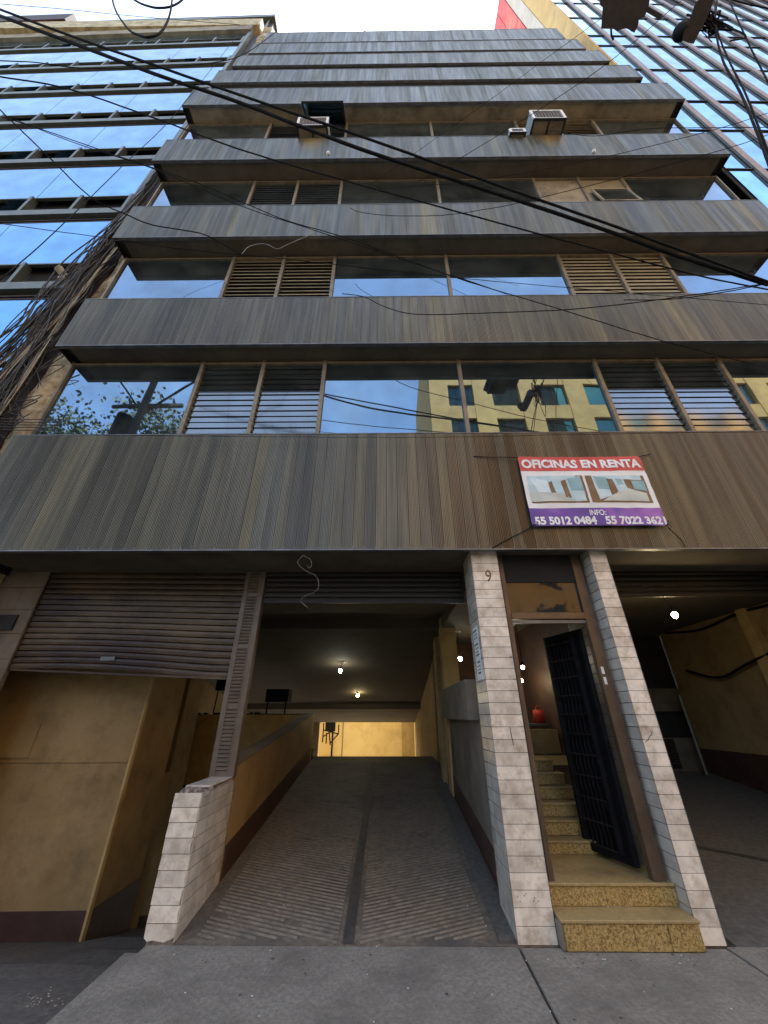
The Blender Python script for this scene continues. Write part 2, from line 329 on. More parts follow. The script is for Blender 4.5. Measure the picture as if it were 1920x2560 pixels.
# pavement: separate cast slabs with open joints, the left driveway drops away below them
pv = bpy.data.objects.new('pavement', MB().box(-1.9, 9, .4, 4.05, -.30, -.045).mesh('pavement', M_conc)); C.objects.link(pv); W['pavement'] = Vector((0,0,0)); tag(pv, kind='structure')
def slab(x00, x01, x10, x11, y0, y1, z=0.0):
    m = MB(); m.prism_z([(x00, y0), (x01, y0), (x11, y1), (x10, y1)], z - .04, z); return m.build('slab', M_conc, pv, bevel=.006)
slab(-1.905, .955, -1.87, .985, 2.9, 4.085); slab(.972, 2.60, 1.002, 2.555, 2.9, 4.07); slab(2.618, 5.6, 2.573, 5.6, 2.9, 4.09, .003)
slab(-1.92, .93, -1.905, .955, 1.6, 2.888); slab(.945, 2.62, .970, 2.60, 1.6, 2.888); slab(2.635, 5.6, 2.618, 5.6, 1.6, 2.888, .004)
slab(-1.92, 5.6, -1.92, 5.6, .42, 1.59)
# small pieces of litter and chewing gum trodden into the slabs
gm = MB()
for i in range(60):
    x = random.uniform(-1.7, 4.2); y = random.choice((random.uniform(2.95, 4.0), random.uniform(3.7, 4.03))); r = random.uniform(.003, .009)
    k = random.randint(5, 7); a0 = random.random() * 6; sx = random.uniform(.7, 1.8)
    gm.poly([(x + sx * r * math.cos(a0 + 6.283 * j / k), y + r * math.sin(a0 + 6.283 * j / k), .0045) for j in range(k)])
tag(gm.build('gum_spots', mat('old_gum', [(.03,.03,.032),(.06,.06,.06)], .6)), kind='stuff')
wm = MB()
for i in range(46):
    x = random.uniform(-1.6, 3.4); y = random.uniform(3.0, 4.9); r = random.uniform(.003, .007); z0 = max(0, (y - 4.09) * .13) + .006
    if x > 1.0 and y > 4.0: y = 3.9; z0 = .006
    wm.box(x, x + r * 1.6, y, y + r, z0, z0 + .003)
tag(wm.build('litter_crumbs', M_white), kind='stuff')
# left driveway sloping down under the left shutter, broken edges
dv = MB(); nx, ny = 26, 34
for j in range(ny + 1):
    for i in range(nx + 1):
        x = -9 + (7.12) * i / nx; y = .4 + 9.2 * j / ny
        z = -.10 - max(0, min(y, 5.6) - 3.6) * .225 - max(0, y - 5.6) * .28 + .018 * noise.noise(Vector((x * 1.6, y * 1.6, 3)))
        z += .035 * (1 if noise.noise(Vector((x * .9, y * 3.1, 8))) > .12 else 0)
        dv.v.append((x, y, z))
for j in range(ny):
    for i in range(nx):
        a = j * (nx + 1) + i; dv.f.append((a, a + 1, a + nx + 2, a + nx + 1)); dv.m.append(0)
tag(dv.build('driveway', M_asph), kind='structure')
db = MB(); rq = random.Random(3)
for i in range(60):
    x = -2.36 + rq.gauss(0, .12); y = 3.62 + rq.gauss(0, .045); s = rq.uniform(.003, .008); zz_ = -.085
    db.box(x, x + s * 1.5, y, y + s, zz_, zz_ + s * .5)
tag(db.build('plaster_debris', mat('debris_pale', [(.22,.20,.15),(.38,.34,.26)], .9)), kind='stuff')
# sloping flank between slab edge and driveway
fl = MB(); fl.prism_z([(-2.02, .4), (-1.93, .4), (-1.9, 4.05), (-2.0, 4.05)], -.3, -.03); tag(fl.build('kerb', M_conc), kind='structure')
# centre ramp with combed grooves running up to the crest
SL = .1298
def rz(y): return (y - 4.09) * SL
rp = MB()
rp.prism_x(-1.66, 1.9, [(4.09, -.2), (9.37, -.2), (9.37, rz(9.37)), (4.09, 0.0)])
rp.prism_x(-2.9, 1.9, [(9.37, -.2), (10.6, -.2), (16.4, -2.0), (16.4, -1.0), (10.6, rz(9.37)), (9.37, rz(9.37))])
rpo = tag(rp.build('ramp', M_ramp), kind='structure'); W['ramp'] = Vector((0, 0, 0))
gv = MB()                                  # raised combed ridges, a shallow V either side of the drain line
for side in (-1, 1):
    x0 = -.37 if side < 0 else -.25
    for k in range(-10, 92):
        yc = 4.12 + k * .052
        xa = x0 + side * .03; xb = (-1.52 if side < 0 else .80)
        ya = yc; yb = yc + (.30 if side < 0 else .34) * abs(xb - xa)
        n = 7
        for q in range(n):
            t0, t1 = q / n, (q + 1) / n
            if random.random() < .015 + .0045 * max(k - 20, 0): continue
            X0, X1 = xa + (xb - xa) * t0, xa + (xb - xa) * t1; Y0, Y1 = ya + (yb - ya) * t0, ya + (yb - ya) * t1
            if Y0 < 4.12 or Y1 > 9.2 or Y1 < 4.12: continue
            # the drain line drifts left as it climbs
            Y0 += random.uniform(-.003, .003); Y1 += random.uniform(-.003, .003); h = random.uniform(.008, .011) * max(.25, 1 - max(k, 0) / 75); hw = .014
            for (xx0, yy0, xx1, yy1) in ((X0, Y0, X1, Y1),):
                nn = len(gv.v)
                gv.v += [(xx0, yy0 - hw, rz(yy0 - hw) + .001), (xx1, yy1 - hw, rz(yy1 - hw) + .001), (xx1, yy1, rz(yy1) + h), (xx0, yy0, rz(yy0) + h),
                         (xx0, yy0 + hw, rz(yy0 + hw) + .001), (xx1, yy1 + hw, rz(yy1 + hw) + .001)]
                gv.f += [(nn, nn+1, nn+2, nn+3), (nn+3, nn+2, nn+5, nn+4)]; gv.m += [0, 0]
o = gv.build('ridges', mat('worn_ridge_concrete', [(.11,.092,.068),(.21,.178,.132)], .7, 16, 8, dirt=(.09,.08,.065), dscale=1.6), rpo); tag(o, kind='stuff')
M_joint = mat('tar_joint', [(.035,.033,.03),(.06,.055,.05)], .6, 12)
tr = MB(); tr.poly([(-.36, 4.1, rz(4.1) + .004), (-.27, 4.1, rz(4.1) + .004), (-.26, 9.3, rz(9.3) + .004), (-.35, 9.3, rz(9.3) + .004)])
tr.build('drain_strip', M_joint, rpo)
tr = MB(); tr.prism_x(.86, 1.02, [(4.11, rz(4.11)), (9.3, rz(9.3)), (9.3, rz(9.3) + .035), (4.11, rz(4.11) + .02)]); tr.build('ramp_kerb', M_asph, rpo)
# right garage floor
gr = MB(); gr.prism_x(2.66, 9.5, [(4.09, -.3), (9.4, -.3), (9.4, .68), (8.6, .585), (4.09, .0)]); tag(gr.build('garage_floor', M_asph), kind='structure')
j = MB(); j.poly([(2.75, 6.2, rz(6.2) + .004), (2.75, 6.1, rz(6.1) + .004), (5.6, 4.5, rz(4.5) + .004), (5.6, 4.57, rz(4.57) + .004)]); tag(j.build('floor_joint', M_joint), kind='structure')

# ================================================================ OFFICE BUILDING
OB = thing('office_building', (1.2, 4.09, 0), 'brown metal-clad office block with stacked ribbed bands, numbered 9, in the middle', 'building')
# (front Y, bottom z, top z, glass plane Y below it)
BANDS = [(3.95, 3.22, 4.97, 4.87), (3.785, 6.63, 7.87, 4.15), (3.60, 9.50, 10.75, 4.0), (3.39, 12.35, 13.54, 3.81), (3.22, 15.20, 16.47, 3.61),
         (3.43, 18.0, 19.21, 3.83), (3.66, 20.9, 22.17, 4.06), (3.865, 23.6, 24.95, 4.26), (4.09, 26.43, 28.2, 4.49)]
def panel_mesh(h):
    m = MB(); xs = []; n = 7; wv = PITCH - .007
    p = [(.0008, .0025), (.0016, 0)]
    step = (wv) / n
    for i in range(n):
        a = .0035 + i * step
        p += [(a + .001, 0), (a + step * .60, 0), (a + step * .68, .006), (a + step * .92, .006)]
    p += [(PITCH - .0016, 0), (PITCH - .0008, .0025)]
    k = len(p)
    m.v = [(x, y, 0) for x, y in p] + [(x, y, h) for x, y in p]
    for i in range(k - 1): m.f.append((i, i + 1, k + i + 1, k + i)); m.m.append(0)
    return m.mesh('cladding_panel', M_clad)
def core_z(i):
    return BANDS[i]
stuffb = MB()
for bi, (yf, zb, zt, yw) in enumerate(BANDS):
    h = zt - zb - .035
    me = panel_mesh(h)
    sp = MB(); ywn = yw
    sp.mi = 1; sp.box(XL + .004, XR - .004, yf + .012, yf + .05, zb + .012, zt - .012)         # backing sheet
    sp.mi = 0; sp.box(XL, XR, yf - .004, yf + .055, zb, zb + .016)                                # bright bottom angle
    sp.box(XL, XR, yf - .003, yf + .06, zt - .014, zt)
    sp.mi = 1; sp.box(XL, XL + .012, yf + .056, ywn + .2, zb + .002, zt - .015); sp.box(XR - .012, XR, yf + .056, ywn + .2, zb + .002, zt - .015)
    band = sp.build('spandrel_band', [M_edge, M_lip], OB)
    sf = MB(); zz = zb + (.06 if bi == 0 else .03)
    sf.box(XL + .16, XR - .16, yf + .051, ywn + .25, zz, zt - .05)
    sf.mi = 1; sf.box(XL + .013, XL + .158, yf + .051, ywn + .2, zz + .06, zt - .05); sf.box(XR - .158, XR - .013, yf + .051, ywn + .2, zz + .06, zt - .05)
    sf.build('soffit', [M_soffit2 if bi == 4 else M_soffit, M_lip], band)
    if bi < 3:
        for k in range(96):
            tag(put('cladding_panel', me, band, (XL + k * PITCH, yf + random.uniform(-.0012, .0012), zb + .017)))
    else:
        for k in range(96):
            n = len(stuffb.v); dy = random.uniform(-.002, .002); zj = random.uniform(0, .01)
            stuffb.v += [(v.co.x + XL + k * PITCH, v.co.y + yf + dy, v.co.z + zb + .017) for v in me.vertices]
            for p in me.polygons: stuffb.f.append(tuple(n + i for i in p.vertices)); stuffb.m.append(0)
tag(stuffb.build('upper_cladding', M_clad, OB), kind='stuff')
# small bright ticks where panel feet are folded over the bottom angle of the lowest band
tk = MB()
for k in range(97):
    x = XL + k * PITCH
    tk.box(x - .004, x + .004, 3.944, 3.9465, 3.237, 3.237 + random.uniform(.02, .045))
tag(tk.build('panel_clips', M_edge, OB), kind='stuff')
# building mass behind the glass
ms = MB(); ms.box(XL + .02, XR - .02, 4.95, 16.4, 3.52, 27.9); ms.build('building_core', M_dark, OB)
for z0, z1, y in ((4.97, 6.66, 4.32), (7.87, 9.53, 4.17), (10.75, 12.38, 3.98), (13.54, 15.23, 3.78), (16.47, 18.03, 4.0), (19.21, 20.93, 4.23), (22.17, 23.63, 4.43), (24.95, 26.46, 4.66)):
    MB().box(XL + .05, XR - .05, y, 4.95, z0 - .9, z1).build('interior_wall', M_dark, OB)
MB().box(XL + .02, XR - .02, 16.405, 16.45, 3.55, 27.8).build('rear_bounce_sheet', mat('rear_bounce_cream', [(.6,.5,.33),(.7,.6,.42)], .85), OB)  # unseen pale sheet, added to bounce sunlight onto the yard wall
# windows: pane / louver layout across the front, per floor
COLS = [(-5.17, -3.0, 'pane'), (-3.0, -2.0, 'louver'), (-2.0, -1.0, 'louver'), (-1.0, 1.18, 'pane'), (1.18, 3.38, 'pane'), (3.38, 4.40, 'louver'), (4.40, 5.39, 'louver'), (5.39, 7.57, 'pane')]
def slat_mesh(wd, ang, thick=.006, dep=.085):
    m = MB(); ca, sa = math.cos(ang), math.sin(ang); h = dep / 2
    pts = [(h * ca, h * sa), (-h * ca, -h * sa)]            # (y, z): outer edge low
    nx, nz = sa, -ca
    m.prism_x(0, wd, [(pts[0][0], pts[0][1]), (pts[1][0], pts[1][1]), (pts[1][0] + nx * thick, pts[1][1] + nz * thick), (pts[0][0] + nx * thick, pts[0][1] + nz * thick)])
    return m
for fl_, (yw, z0, z1) in enumerate(((4.15, 4.97, 6.66), (4.0, 7.87, 9.53), (3.81, 10.75, 12.38), (3.61, 13.54, 15.23))):
    cache = {}
    for ci, (x0, x1, kind) in enumerate(COLS):
        fr = MB(); t = .028
        fr.box(x0, x0 + t, yw - .045, yw + .02, z0 + .001, z1 - .001); fr.box(x1 - t, x1 - .001, yw - .045, yw + .02, z0 + .001, z1 - .001)
        fr.box(x0 + t, x1 - t, yw - .04, yw + .02, z1 - .075, z1 - .03); fr.box(x0 + t, x1 - t, yw - .04, yw + .02, z0 + .001, z0 + .04)
        wn_ = fr.build('window', M_frame, OB)
        if kind == 'pane':
            p = MB(); p.box(x0 + t + .001, x1 - t - .001, yw - .004, yw + .004, z0 + .041, z1 - .076); pn = p.build('pane', M_glass, wn_)
        elif fl_ == 2 and ci in (5, 6):
            p = MB(); p.box(x0 + t + .001, x1 - t - .001, yw + .0, yw + .012, z0 + .041, z1 - .076); p.build('blind_panel', M_soffit2 if ci == 5 else M_slat2, wn_)
        else:
            wd = x1 - x0 - 2 * t - .02; ns = 14; pitch = (z1 - z0 - .12) / ns
            ang = {0: R(83), 1: R(76), 2: R(80), 3: R(74)}[fl_]
            if fl_ == 1 and ci in (1, 2): ang = R(66)
            key = (round(wd, 2), ang); mt = M_slat2 if (fl_ in (1, 3) and ci in (5, 6)) or (fl_ == 1) else M_slat
            key += (mt.name,)
            if key not in cache: cache[key] = slat_mesh(wd, ang, dep=pitch * (.90 if fl_ else .93)).mesh('louver_slat', mt)
            for k in range(ns):
                put('louver_slat', cache[key], wn_, (x0 + t + .01, yw + .002 + random.uniform(-.002, .002), z0 + .06 + (k + .5) * pitch))
            cl = MB()
            for k in range(ns):
                zc = z0 + .06 + (k + .5) * pitch
                for xx in (x0 + t + .0005, x1 - t - .0095): cl.box(xx, xx + .009, yw - .03, yw + .03, zc - .012, zc + .012)
            tag(cl.build('slat_clips', M_frame, wn_), kind='stuff')
for yw, z0, z1 in ((3.83, 16.47, 18.03), (4.06, 19.21, 20.93), (4.26, 22.17, 23.63), (4.49, 24.95, 26.46)):
    p = MB(); p.box(XL + .05, XR - .05, yw, yw + .01, z0, z1); put('window_strip', p.mesh('window_strip', M_glass), OB)
# left-over top hung sash swung wide open on the fourth floor, and one on the third
def open_sash(x0, x1, yh, zh, yo, zo, fm):
    m = MB(); m.bar((x0, yh, zh), (x0, yo, zo), .04, .03); m.bar((x1, yh, zh), (x1, yo, zo), .04, .03)
    m.bar((x0 - .02, yo, zo), (x1 + .02, yo, zo), .04, .03); m.bar((x0 - .02, yh, zh), (x1 + .02, yh, zh), .04, .03)
    s = m.build('open_sash', fm, OB); p = MB(); p.poly([(x0, yh, zh), (x1, yh, zh), (x1, yo, zo), (x0, yo, zo)]); p.build('pane', M_glass, s)
open_sash(-2.02, -1.04, 3.58, 15.1, 3.06, 14.62, M_lip)
open_sash(4.55, 5.33, 3.76, 11.70, 3.66, 10.92, M_soffit2)
# roof rail stub
MB().bar((-.75, 4.2, 28.1), (-.95, 4.25, 29.3), .04, .04).build('roof_rod', M_lip, OB)
# small soffit lamps
for x, y, z in ((-1.25, 3.30, 12.36), (4.55, 3.32, 12.36)):
    MB().ball((x, y, z - .03), .045).build('soffit_lamp', M_white, OB, smooth=True)
# --- ground floor structure (children of the building)
lw = MB()
lw.box(-4.93, 1.05, 4.94, 7.5, 3.23, 3.51)
lw.prism_x(-4.93, 1.05, [(7.5, 3.05), (9.4, 2.64), (16.4, 1.31), (16.4, 3.51), (7.5, 3.51)])
lw.box(1.05, 2.62, 4.94, 16.4, 3.02, 3.51); lw.box(2.62, 9.5, 4.94, 9.9, 3.15, 3.51)
lw.build('ceiling', M_ceil, OB)
bm_ = MB(); bm_.box(-4.9, 1.05, 13.4, 13.6, 1.72, 2.2); bm_.build('ceiling_beam', M_ceil, OB)
# pier at far left, clad in large stone blocks
pl = MB(); pl.box(-6.4, -4.66, 4.84, 4.9, -.9, 3.43); plo = pl.build('side_pier', M_grout, OB)
zz = -.85; row = 0
while zz < 3.4:
    hgt = .295; xs = [-6.4, -6.0, -5.55, -5.1, -4.64] if row % 2 else [-6.4, -5.85, -5.35, -4.9, -4.64]
    for a, bx in zip(xs, xs[1:]):
        t = MB(); t.box(a + .004, bx - .003, 4.815 + random.uniform(0, .004), 4.842, zz, min(zz + hgt, 3.43)); t.build('stone_block', M_greyw, plo)
    zz += hgt + .006; row += 1
MB().box(-5.4, -4.78, 4.785, 4.813, 2.50, 2.69).build('name_plate', M_lip, OB)
pr = MB(); pr.box(5.35, 7.6, 4.10, 4.9, -.1, 3.43); pr.build('side_pier', M_greyw, OB)
# shutters
def shutter(x0, x1, y, ztop, zl, zr, n, mt, bow=0, label=None, boxn=True):
    s = MB(); s.box(x0, x1, y + .02, y + .10, ztop - .05, ztop + .05); root = s.build('roller_shutter', mt, OB)
    if label: tag(root, label)
    for k in range(n):
        m = MB(); N = 10 if bow else 2
        def zat(t, kk):
            u = kk / n; return ztop + (zl + (zr - zl) * t - ztop) * u + bow * math.sin(math.pi * min(1, t * 1.15)) * u ** 3
        for i in range(N):
            t0, t1 = i / N, (i + 1) / N; xa, xb = x0 + (x1 - x0) * t0, x0 + (x1 - x0) * t1
            prof = [(.004, 0), (-.010, .05), (-.014, .45), (-.011, .80), (.008, .84), (.010, .90), (.004, .97)]
            nn = len(m.v)
            for dy, q in prof:
                za = zat(t0, k + 1) + (zat(t0, k) - zat(t0, k + 1)) * q; zb_ = zat(t1, k + 1) + (zat(t1, k) - zat(t1, k + 1)) * q
                m.v += [(xa, y + dy, za), (xb, y + dy, zb_)]
            for q in range(len(prof) - 1): m.f.append((nn + 2*q, nn + 2*q + 1, nn + 2*q + 3, nn + 2*q + 2)); m.m.append(0)
        m.build('shutter_slat', mt, root)
    MB().bar((x0, y + .005, zl + .0), (x1, y + .005, zr), .03, .02).build('bottom_rail', mt, root)
    return root
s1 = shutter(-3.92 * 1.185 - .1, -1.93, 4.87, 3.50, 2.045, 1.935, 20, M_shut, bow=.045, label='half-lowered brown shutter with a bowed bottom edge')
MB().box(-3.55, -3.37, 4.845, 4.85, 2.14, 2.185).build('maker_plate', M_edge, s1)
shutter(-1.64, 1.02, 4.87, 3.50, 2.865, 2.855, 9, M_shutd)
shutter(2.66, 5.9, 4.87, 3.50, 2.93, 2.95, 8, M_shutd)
# post between the two left shutters with pressed slots
ps = MB(); ps.box(-1.93, -1.66, 4.83, 4.93, .96, 3.5); pso = ps.build('guide_post', M_post, OB, bevel=.006)
rd = MB(); z = 1.02; c = 0
while z < 3.3:
    if c % 17 != 16: rd.prism_x(-1.86, -1.745, [(4.829, z), (4.815, z + .012), (4.829, z + .028)])
    z += .0385; c += 1
rd.box(-1.875, -1.866, 4.822, 4.829, 1.0, 3.3); rd.box(-1.739, -1.73, 4.822, 4.829, 1.0, 3.3)
tag(rd.build('pressed_slots', M_post, pso), kind='stuff')
# ramp side parapet (left) with brown painted foot
pp = MB(); pp.prism_x(-1.86, -1.665, [(4.94, -.8), (9.4, -.8), (9.4, 1.55), (4.94, 1.06)]); ppo = pp.build('ramp_parapet', M_yellow, OB)
dd = MB(); dd.prism_x(-1.664, -1.655, [(4.94, rz(4.94)), (9.4, rz(9.4)), (9.4, rz(9.4) + .26), (4.94, rz(4.94) + .27)]); dd.build('painted_dado', M_dado, ppo)
cp = MB(); cp.prism_x(-1.875, -1.66, [(4.94, 1.061), (9.4, 1.551), (9.4, 1.566), (4.94, 1.078)]); cp.build('coping', M_greyw, ppo)
# wall facing the street behind the left bay
fw = MB(); fw.box(-4.75, -1.67, 9.42, 9.6, .28, 1.56); fw.build('low_cross_wall', M_yellow2, OB)
fw = MB(); fw.box(-4.9, -1.67, 9.62, 9.8, -1.4, .9); fw.build('under_wall', M_dark, OB)
lt = MB(); lt.prism_z([(-6.5, 5.45), (-3.24, 5.58), (-3.24, 6.5), (-6.5, 6.5)], -1.2, 3.4); lto = lt.build('left_bay_wall', M_yellow, OB)
ld = MB(); ld.prism_z([(-6.5, 5.44), (-3.232, 5.572), (-3.232, 6.5), (-6.5, 6.5)], -1.0, -.31); ld.build('painted_dado', M_dado, lto)
ls = MB(); ls.prism_z([(-3.275, 5.572), (-3.235, 5.555), (-3.228, 5.60), (-3.27, 5.60)], -.6, 3.3); ls.build('corner_bead', M_yellow2, lto)
lj = MB(); lj.prism_z([(-6.5, 5.432), (-3.29, 5.561), (-3.29, 5.60), (-6.5, 5.47)], 1.03, 1.045); lj.prism_z([(-6.5, 5.425), (-4.52, 5.505), (-4.52, 5.55), (-6.5, 5.47)], 1.08, 1.45); lj.build('plaster_ledge', M_yellow, lto)
MB().box(-4.7, -4.20, 8.6, 9.3, -1.5, 3.3).build('pilaster', M_yellow, OB)
MB().box(-3.42, -3.28, 6.55, 6.8, -1.3, .80).build('pilaster', M_yellow, OB)
# outer walls closing the ground floor
MB().box(-6.7, -6.51, 4.95, 16.4, -1.5, 3.5).build('outer_wall', M_yellow, OB)
ow = MB(); ow.box(-5.0, -4.9, 8.6, 16.4, -1.5, 3.5)
ow.build('outer_wall', M_yellow, OB)
MB().box(-4.9, -2.62, 16.41, 16.6, -2, 3.5).build('rear_wall', M_yellow, OB); MB().box(1.06, 7.0, 16.41, 16.6, -2, 3.5).build('rear_wall', M_yellow, OB)
# right side of the ramp: low wall, boxed beam, columns, full wall beyond
rw = MB(); rw.prism_x(1.06, 1.25, [(4.56, -.2), (7.3, -.2), (7.3, 1.6), (4.56, 1.6)]); rwo = rw.build('ramp_side_wall', M_greyw, OB)
dd = MB(); dd.prism_x(1.05, 1.059, [(4.58, rz(4.58)), (9.37, rz(9.37)), (9.37, rz(9.37) + .27), (4.58, rz(4.58) + .27)]); dd.build('painted_dado', M_dado, rwo)
MB().box(.93, 1.3, 4.9, 7.25, 1.50, 1.93).build('boxed_beam', M_greyw, OB)
MB().box(1.02, 1.3, 7.3, 7.62, -.2, 3.3).build('column', M_yellow2, OB)
MB().box(.97, 1.2, 7.9, 8.2, -.2, 3.0).build('column', M_yellow, OB)
MB().box(1.07, 1.25, 7.62, 16.4, -2, 3.3).build('far_side_wall', M_yellow, OB)
# lobby walls
MB().box(2.62, 2.80, 4.98, 9.4, -.2, 3.3).build('lobby_wall', M_dado, OB)
MB().box(1.06, 2.62, 9.2, 9.4, .2, 3.3).build('lobby_back_wall', mat('lobby_orange', [(.07,.03,.015),(.11,.05,.025)], .8), OB)
# right garage
MB().box(6.15, 6.35, 4.95, 8.7, .0, 3.3).build('garage_wall', M_yellow, OB)
MB().box(5.9, 6.35, 4.92, 5.2, .0, 3.3).build('garage_wall', M_yellow, OB)
gw = MB(); gw.box(6.14, 6.149, 4.95, 8.7, .2, .98); gw.build('painted_dado', M_dado, OB)
MB().box(6.02, 6.14, 6.3, 6.5, .3, 3.14).build('pilaster', M_yellow2, OB)
bk = MB(); bk.box(2.8, 6.3, 8.72, 8.9, .3, 1.15); bk.box(2.8, 6.3, 8.74, 8.9, 1.62, 2.05); bko = bk.build('garage_back_wall', M_soffit, OB)
MB().box(2.8, 6.3, 8.95, 9.1, .3, 3.3).build('garage_recess', M_dark, OB)
for k in range(11): MB().prism_x(2.85, 5.7, [(8.719, .64 + k * .045), (8.70, .65 + k * .045), (8.70, .67 + k * .045), (8.719, .682 + k * .045)]).build('shutter_slat', M_shutd, bko)
MB().tube([(5.98, 8.5, .55), (5.98, 8.5, 1.9)], .03).build('drain_pipe', M_mull, OB)
# ---------------------------------------------------------------- entrance pillars, low wall (tiles are pieces)
TH_ = .1035
def tiles_front(parent, x0, x1, y, z0, z1, mt, chip=None):
    z = z0; k = 0; cache = {}
    while z < z1 - .02:
        h = min(TH_, z1 - z) - .004
        hk = round(h, 3)
        if hk not in cache: cache[hk] = MB().box(0, x1 - x0 - .004, 0, .012, 0, h).mesh('tile', mt, bevel=.0012)
        put('tile', cache[hk], parent, (x0 + .002, y + random.uniform(0, .002), z)); z += TH_; k += 1
def tiles_side(parent, x, y0, y1, z0, z1, mt, out, tl=.30):
    z = z0; row = 0; cache = {}
    while z < z1 - .02:
        h = min(TH_, z1 - z) - .006; ys = []; y = y0 + (.0 if row % 2 else -.13)
        while y < y1:
            a = max(y, y0); b_ = min(y + tl, y1)
            if b_ - a > .03:
                key = (round(b_ - a, 3), round(h, 3))
                if key not in cache: cache[key] = MB().box(0, .012, 0, b_ - a - .009, 0, h).mesh('tile', mt, bevel=.001)
                put('tile', cache[key], parent, (x - (.012 if out < 0 else 0) + random.uniform(-.001, .001), a + .0015, z))
            y += tl
        z += TH_; row += 1
pa = MB().box(1.005, 1.285, 4.105, 4.56, -.05, 3.43).build('entrance_pillar', M_grout, OB)
tiles_front(pa, .99, 1.30, 4.09, .005, 3.42, M_marble)
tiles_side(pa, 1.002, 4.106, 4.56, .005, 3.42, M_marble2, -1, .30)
pb = MB().box(2.405, 2.575, 4.105, 5.05, -.05, 3.43).build('entrance_pillar', M_grout, OB)
tiles_front(pb, 2.39, 2.585, 4.09, .005, 3.42, M_marble)
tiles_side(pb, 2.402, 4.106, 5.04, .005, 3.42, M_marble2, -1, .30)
for xx, yy in ((.9885, 4.0885), (1.2985, 4.0885), (2.388, 4.0885), (2.584, 4.0885)):
    MB().box(xx, xx + .003, yy, yy + .004, .01, 3.4).build('edge_trim', M_edge, pa if xx < 2 else pb)
# crack drawn into one tile of the right pillar, dark marks on others: thin inlaid strips
ck = MB()
for a, b_ in (((2.412, 1.33), (2.44, 1.345)), ((2.44, 1.345), (2.465, 1.375)), ((2.465, 1.375), (2.49, 1.39)), ((2.49, 1.39), (2.505, 1.42))):
    ck.bar((a[0], 4.0895, a[1]), (b_[0], 4.0895, b_[1]), .004, .004, up=(0, 1, 0))
ck.build('tile_crack', M_joint, pb)
ck = MB()
ck.bar((1.165, 4.0895, 1.45), (1.175, 4.0895, 1.30), .006, .004, up=(0, 1, 0)); ck.bar((1.262, 4.0895, 2.075), (1.29, 4.0895, 2.08), .008, .004, up=(0,1,0)); ck.bar((1.268, 4.0895, 1.87), (1.294, 4.0895, 1.868), .006, .004, up=(0,1,0))
for i in range(7):
    a, c_ = random.uniform(1.02, 1.27), random.uniform(.24, .30); ck.box(a, a + .006, 4.0885, 4.0899, c_, c_ + .007)
ck.build('pillar_marks', M_joint, pa)
# low tiled wall with its broken top corner
lwr = thing('low_wall', (-1.77, 4.5, 0), 'low marble-tiled wall with a chipped top corner beside the ramp', 'wall')
core = MB(); core.prism_x(-1.885, -1.672, [(4.112, -.12), (4.90, -.12), (4.90, .955), (4.112, .93)]); core.build('core', M_caul, lwr)
z = .012; k = 0
while z < .93:
    h = min(TH_, .955 - z) - .005; c1 = random.uniform(0, .012); c2 = random.uniform(0, .014)
    m = MB(); x0, x1 = -1.905, -1.665
    if k == 0: pts = [(x0 + .004, z + .02), (x0 + .03, z + .002), (x0 + .08, z + .008), (x1 - .08, z - .003), (x1 - .03, z + .012), (x1, z + .028), (x1 - .004, z + h), (x0, z + h)]
    elif z > .85: pts = [(x0, z), (x1 - .02, z), (x1 - .035, z + h * .35), (x1 - .06, z + h * .6), (x1 - .075, z + h), (x0 + .02, z + h), (x0, z + h * .7)]
    else: pts = [(x0, z), (x1 - c1, z), (x1 - c2, z + h * .5), (x1 - c1 * .3, z + h), (x0 + random.uniform(0, .006), z + h)]
    n = len(m.v); kk = len(pts); yy = 4.09 + random.uniform(0, .003)
    m.v = [(x, yy, q) for x, q in pts] + [(x, yy + .016, q) for x, q in pts]
    m.f = [tuple(range(kk)), tuple(kk + i for i in reversed(range(kk)))] + [(i, kk + i, kk + (i + 1) % kk, (i + 1) % kk) for i in range(kk)]; m.m = [0] * len(m.f)
    m.build('tile', M_marble, lwr); z += TH_; k += 1
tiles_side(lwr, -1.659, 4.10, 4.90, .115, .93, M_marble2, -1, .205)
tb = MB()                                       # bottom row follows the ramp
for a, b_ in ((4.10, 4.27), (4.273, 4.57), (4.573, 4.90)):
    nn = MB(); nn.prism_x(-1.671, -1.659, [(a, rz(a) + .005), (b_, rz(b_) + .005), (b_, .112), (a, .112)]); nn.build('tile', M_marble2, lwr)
for a, b_ in ((4.27, 4.40), (4.405, 4.66), (4.665, 4.90)):
    MB().box(-1.90, -1.672, a, b_, .956, .972).build('coping_tile', M_marble2, lwr, bevel=.002)
bc = MB()
for i in range(90):
    x = random.uniform(-1.89, -1.665); y = random.uniform(4.10, 4.29); s = random.uniform(.010, .028); q = random.uniform(.925, .962) if x < -1.72 else random.uniform(.90, .955)
    bc.box(x, x + s, y, y + s, q - s * .5, q + s * .3)
bc.build('broken_mortar', M_caul, lwr)
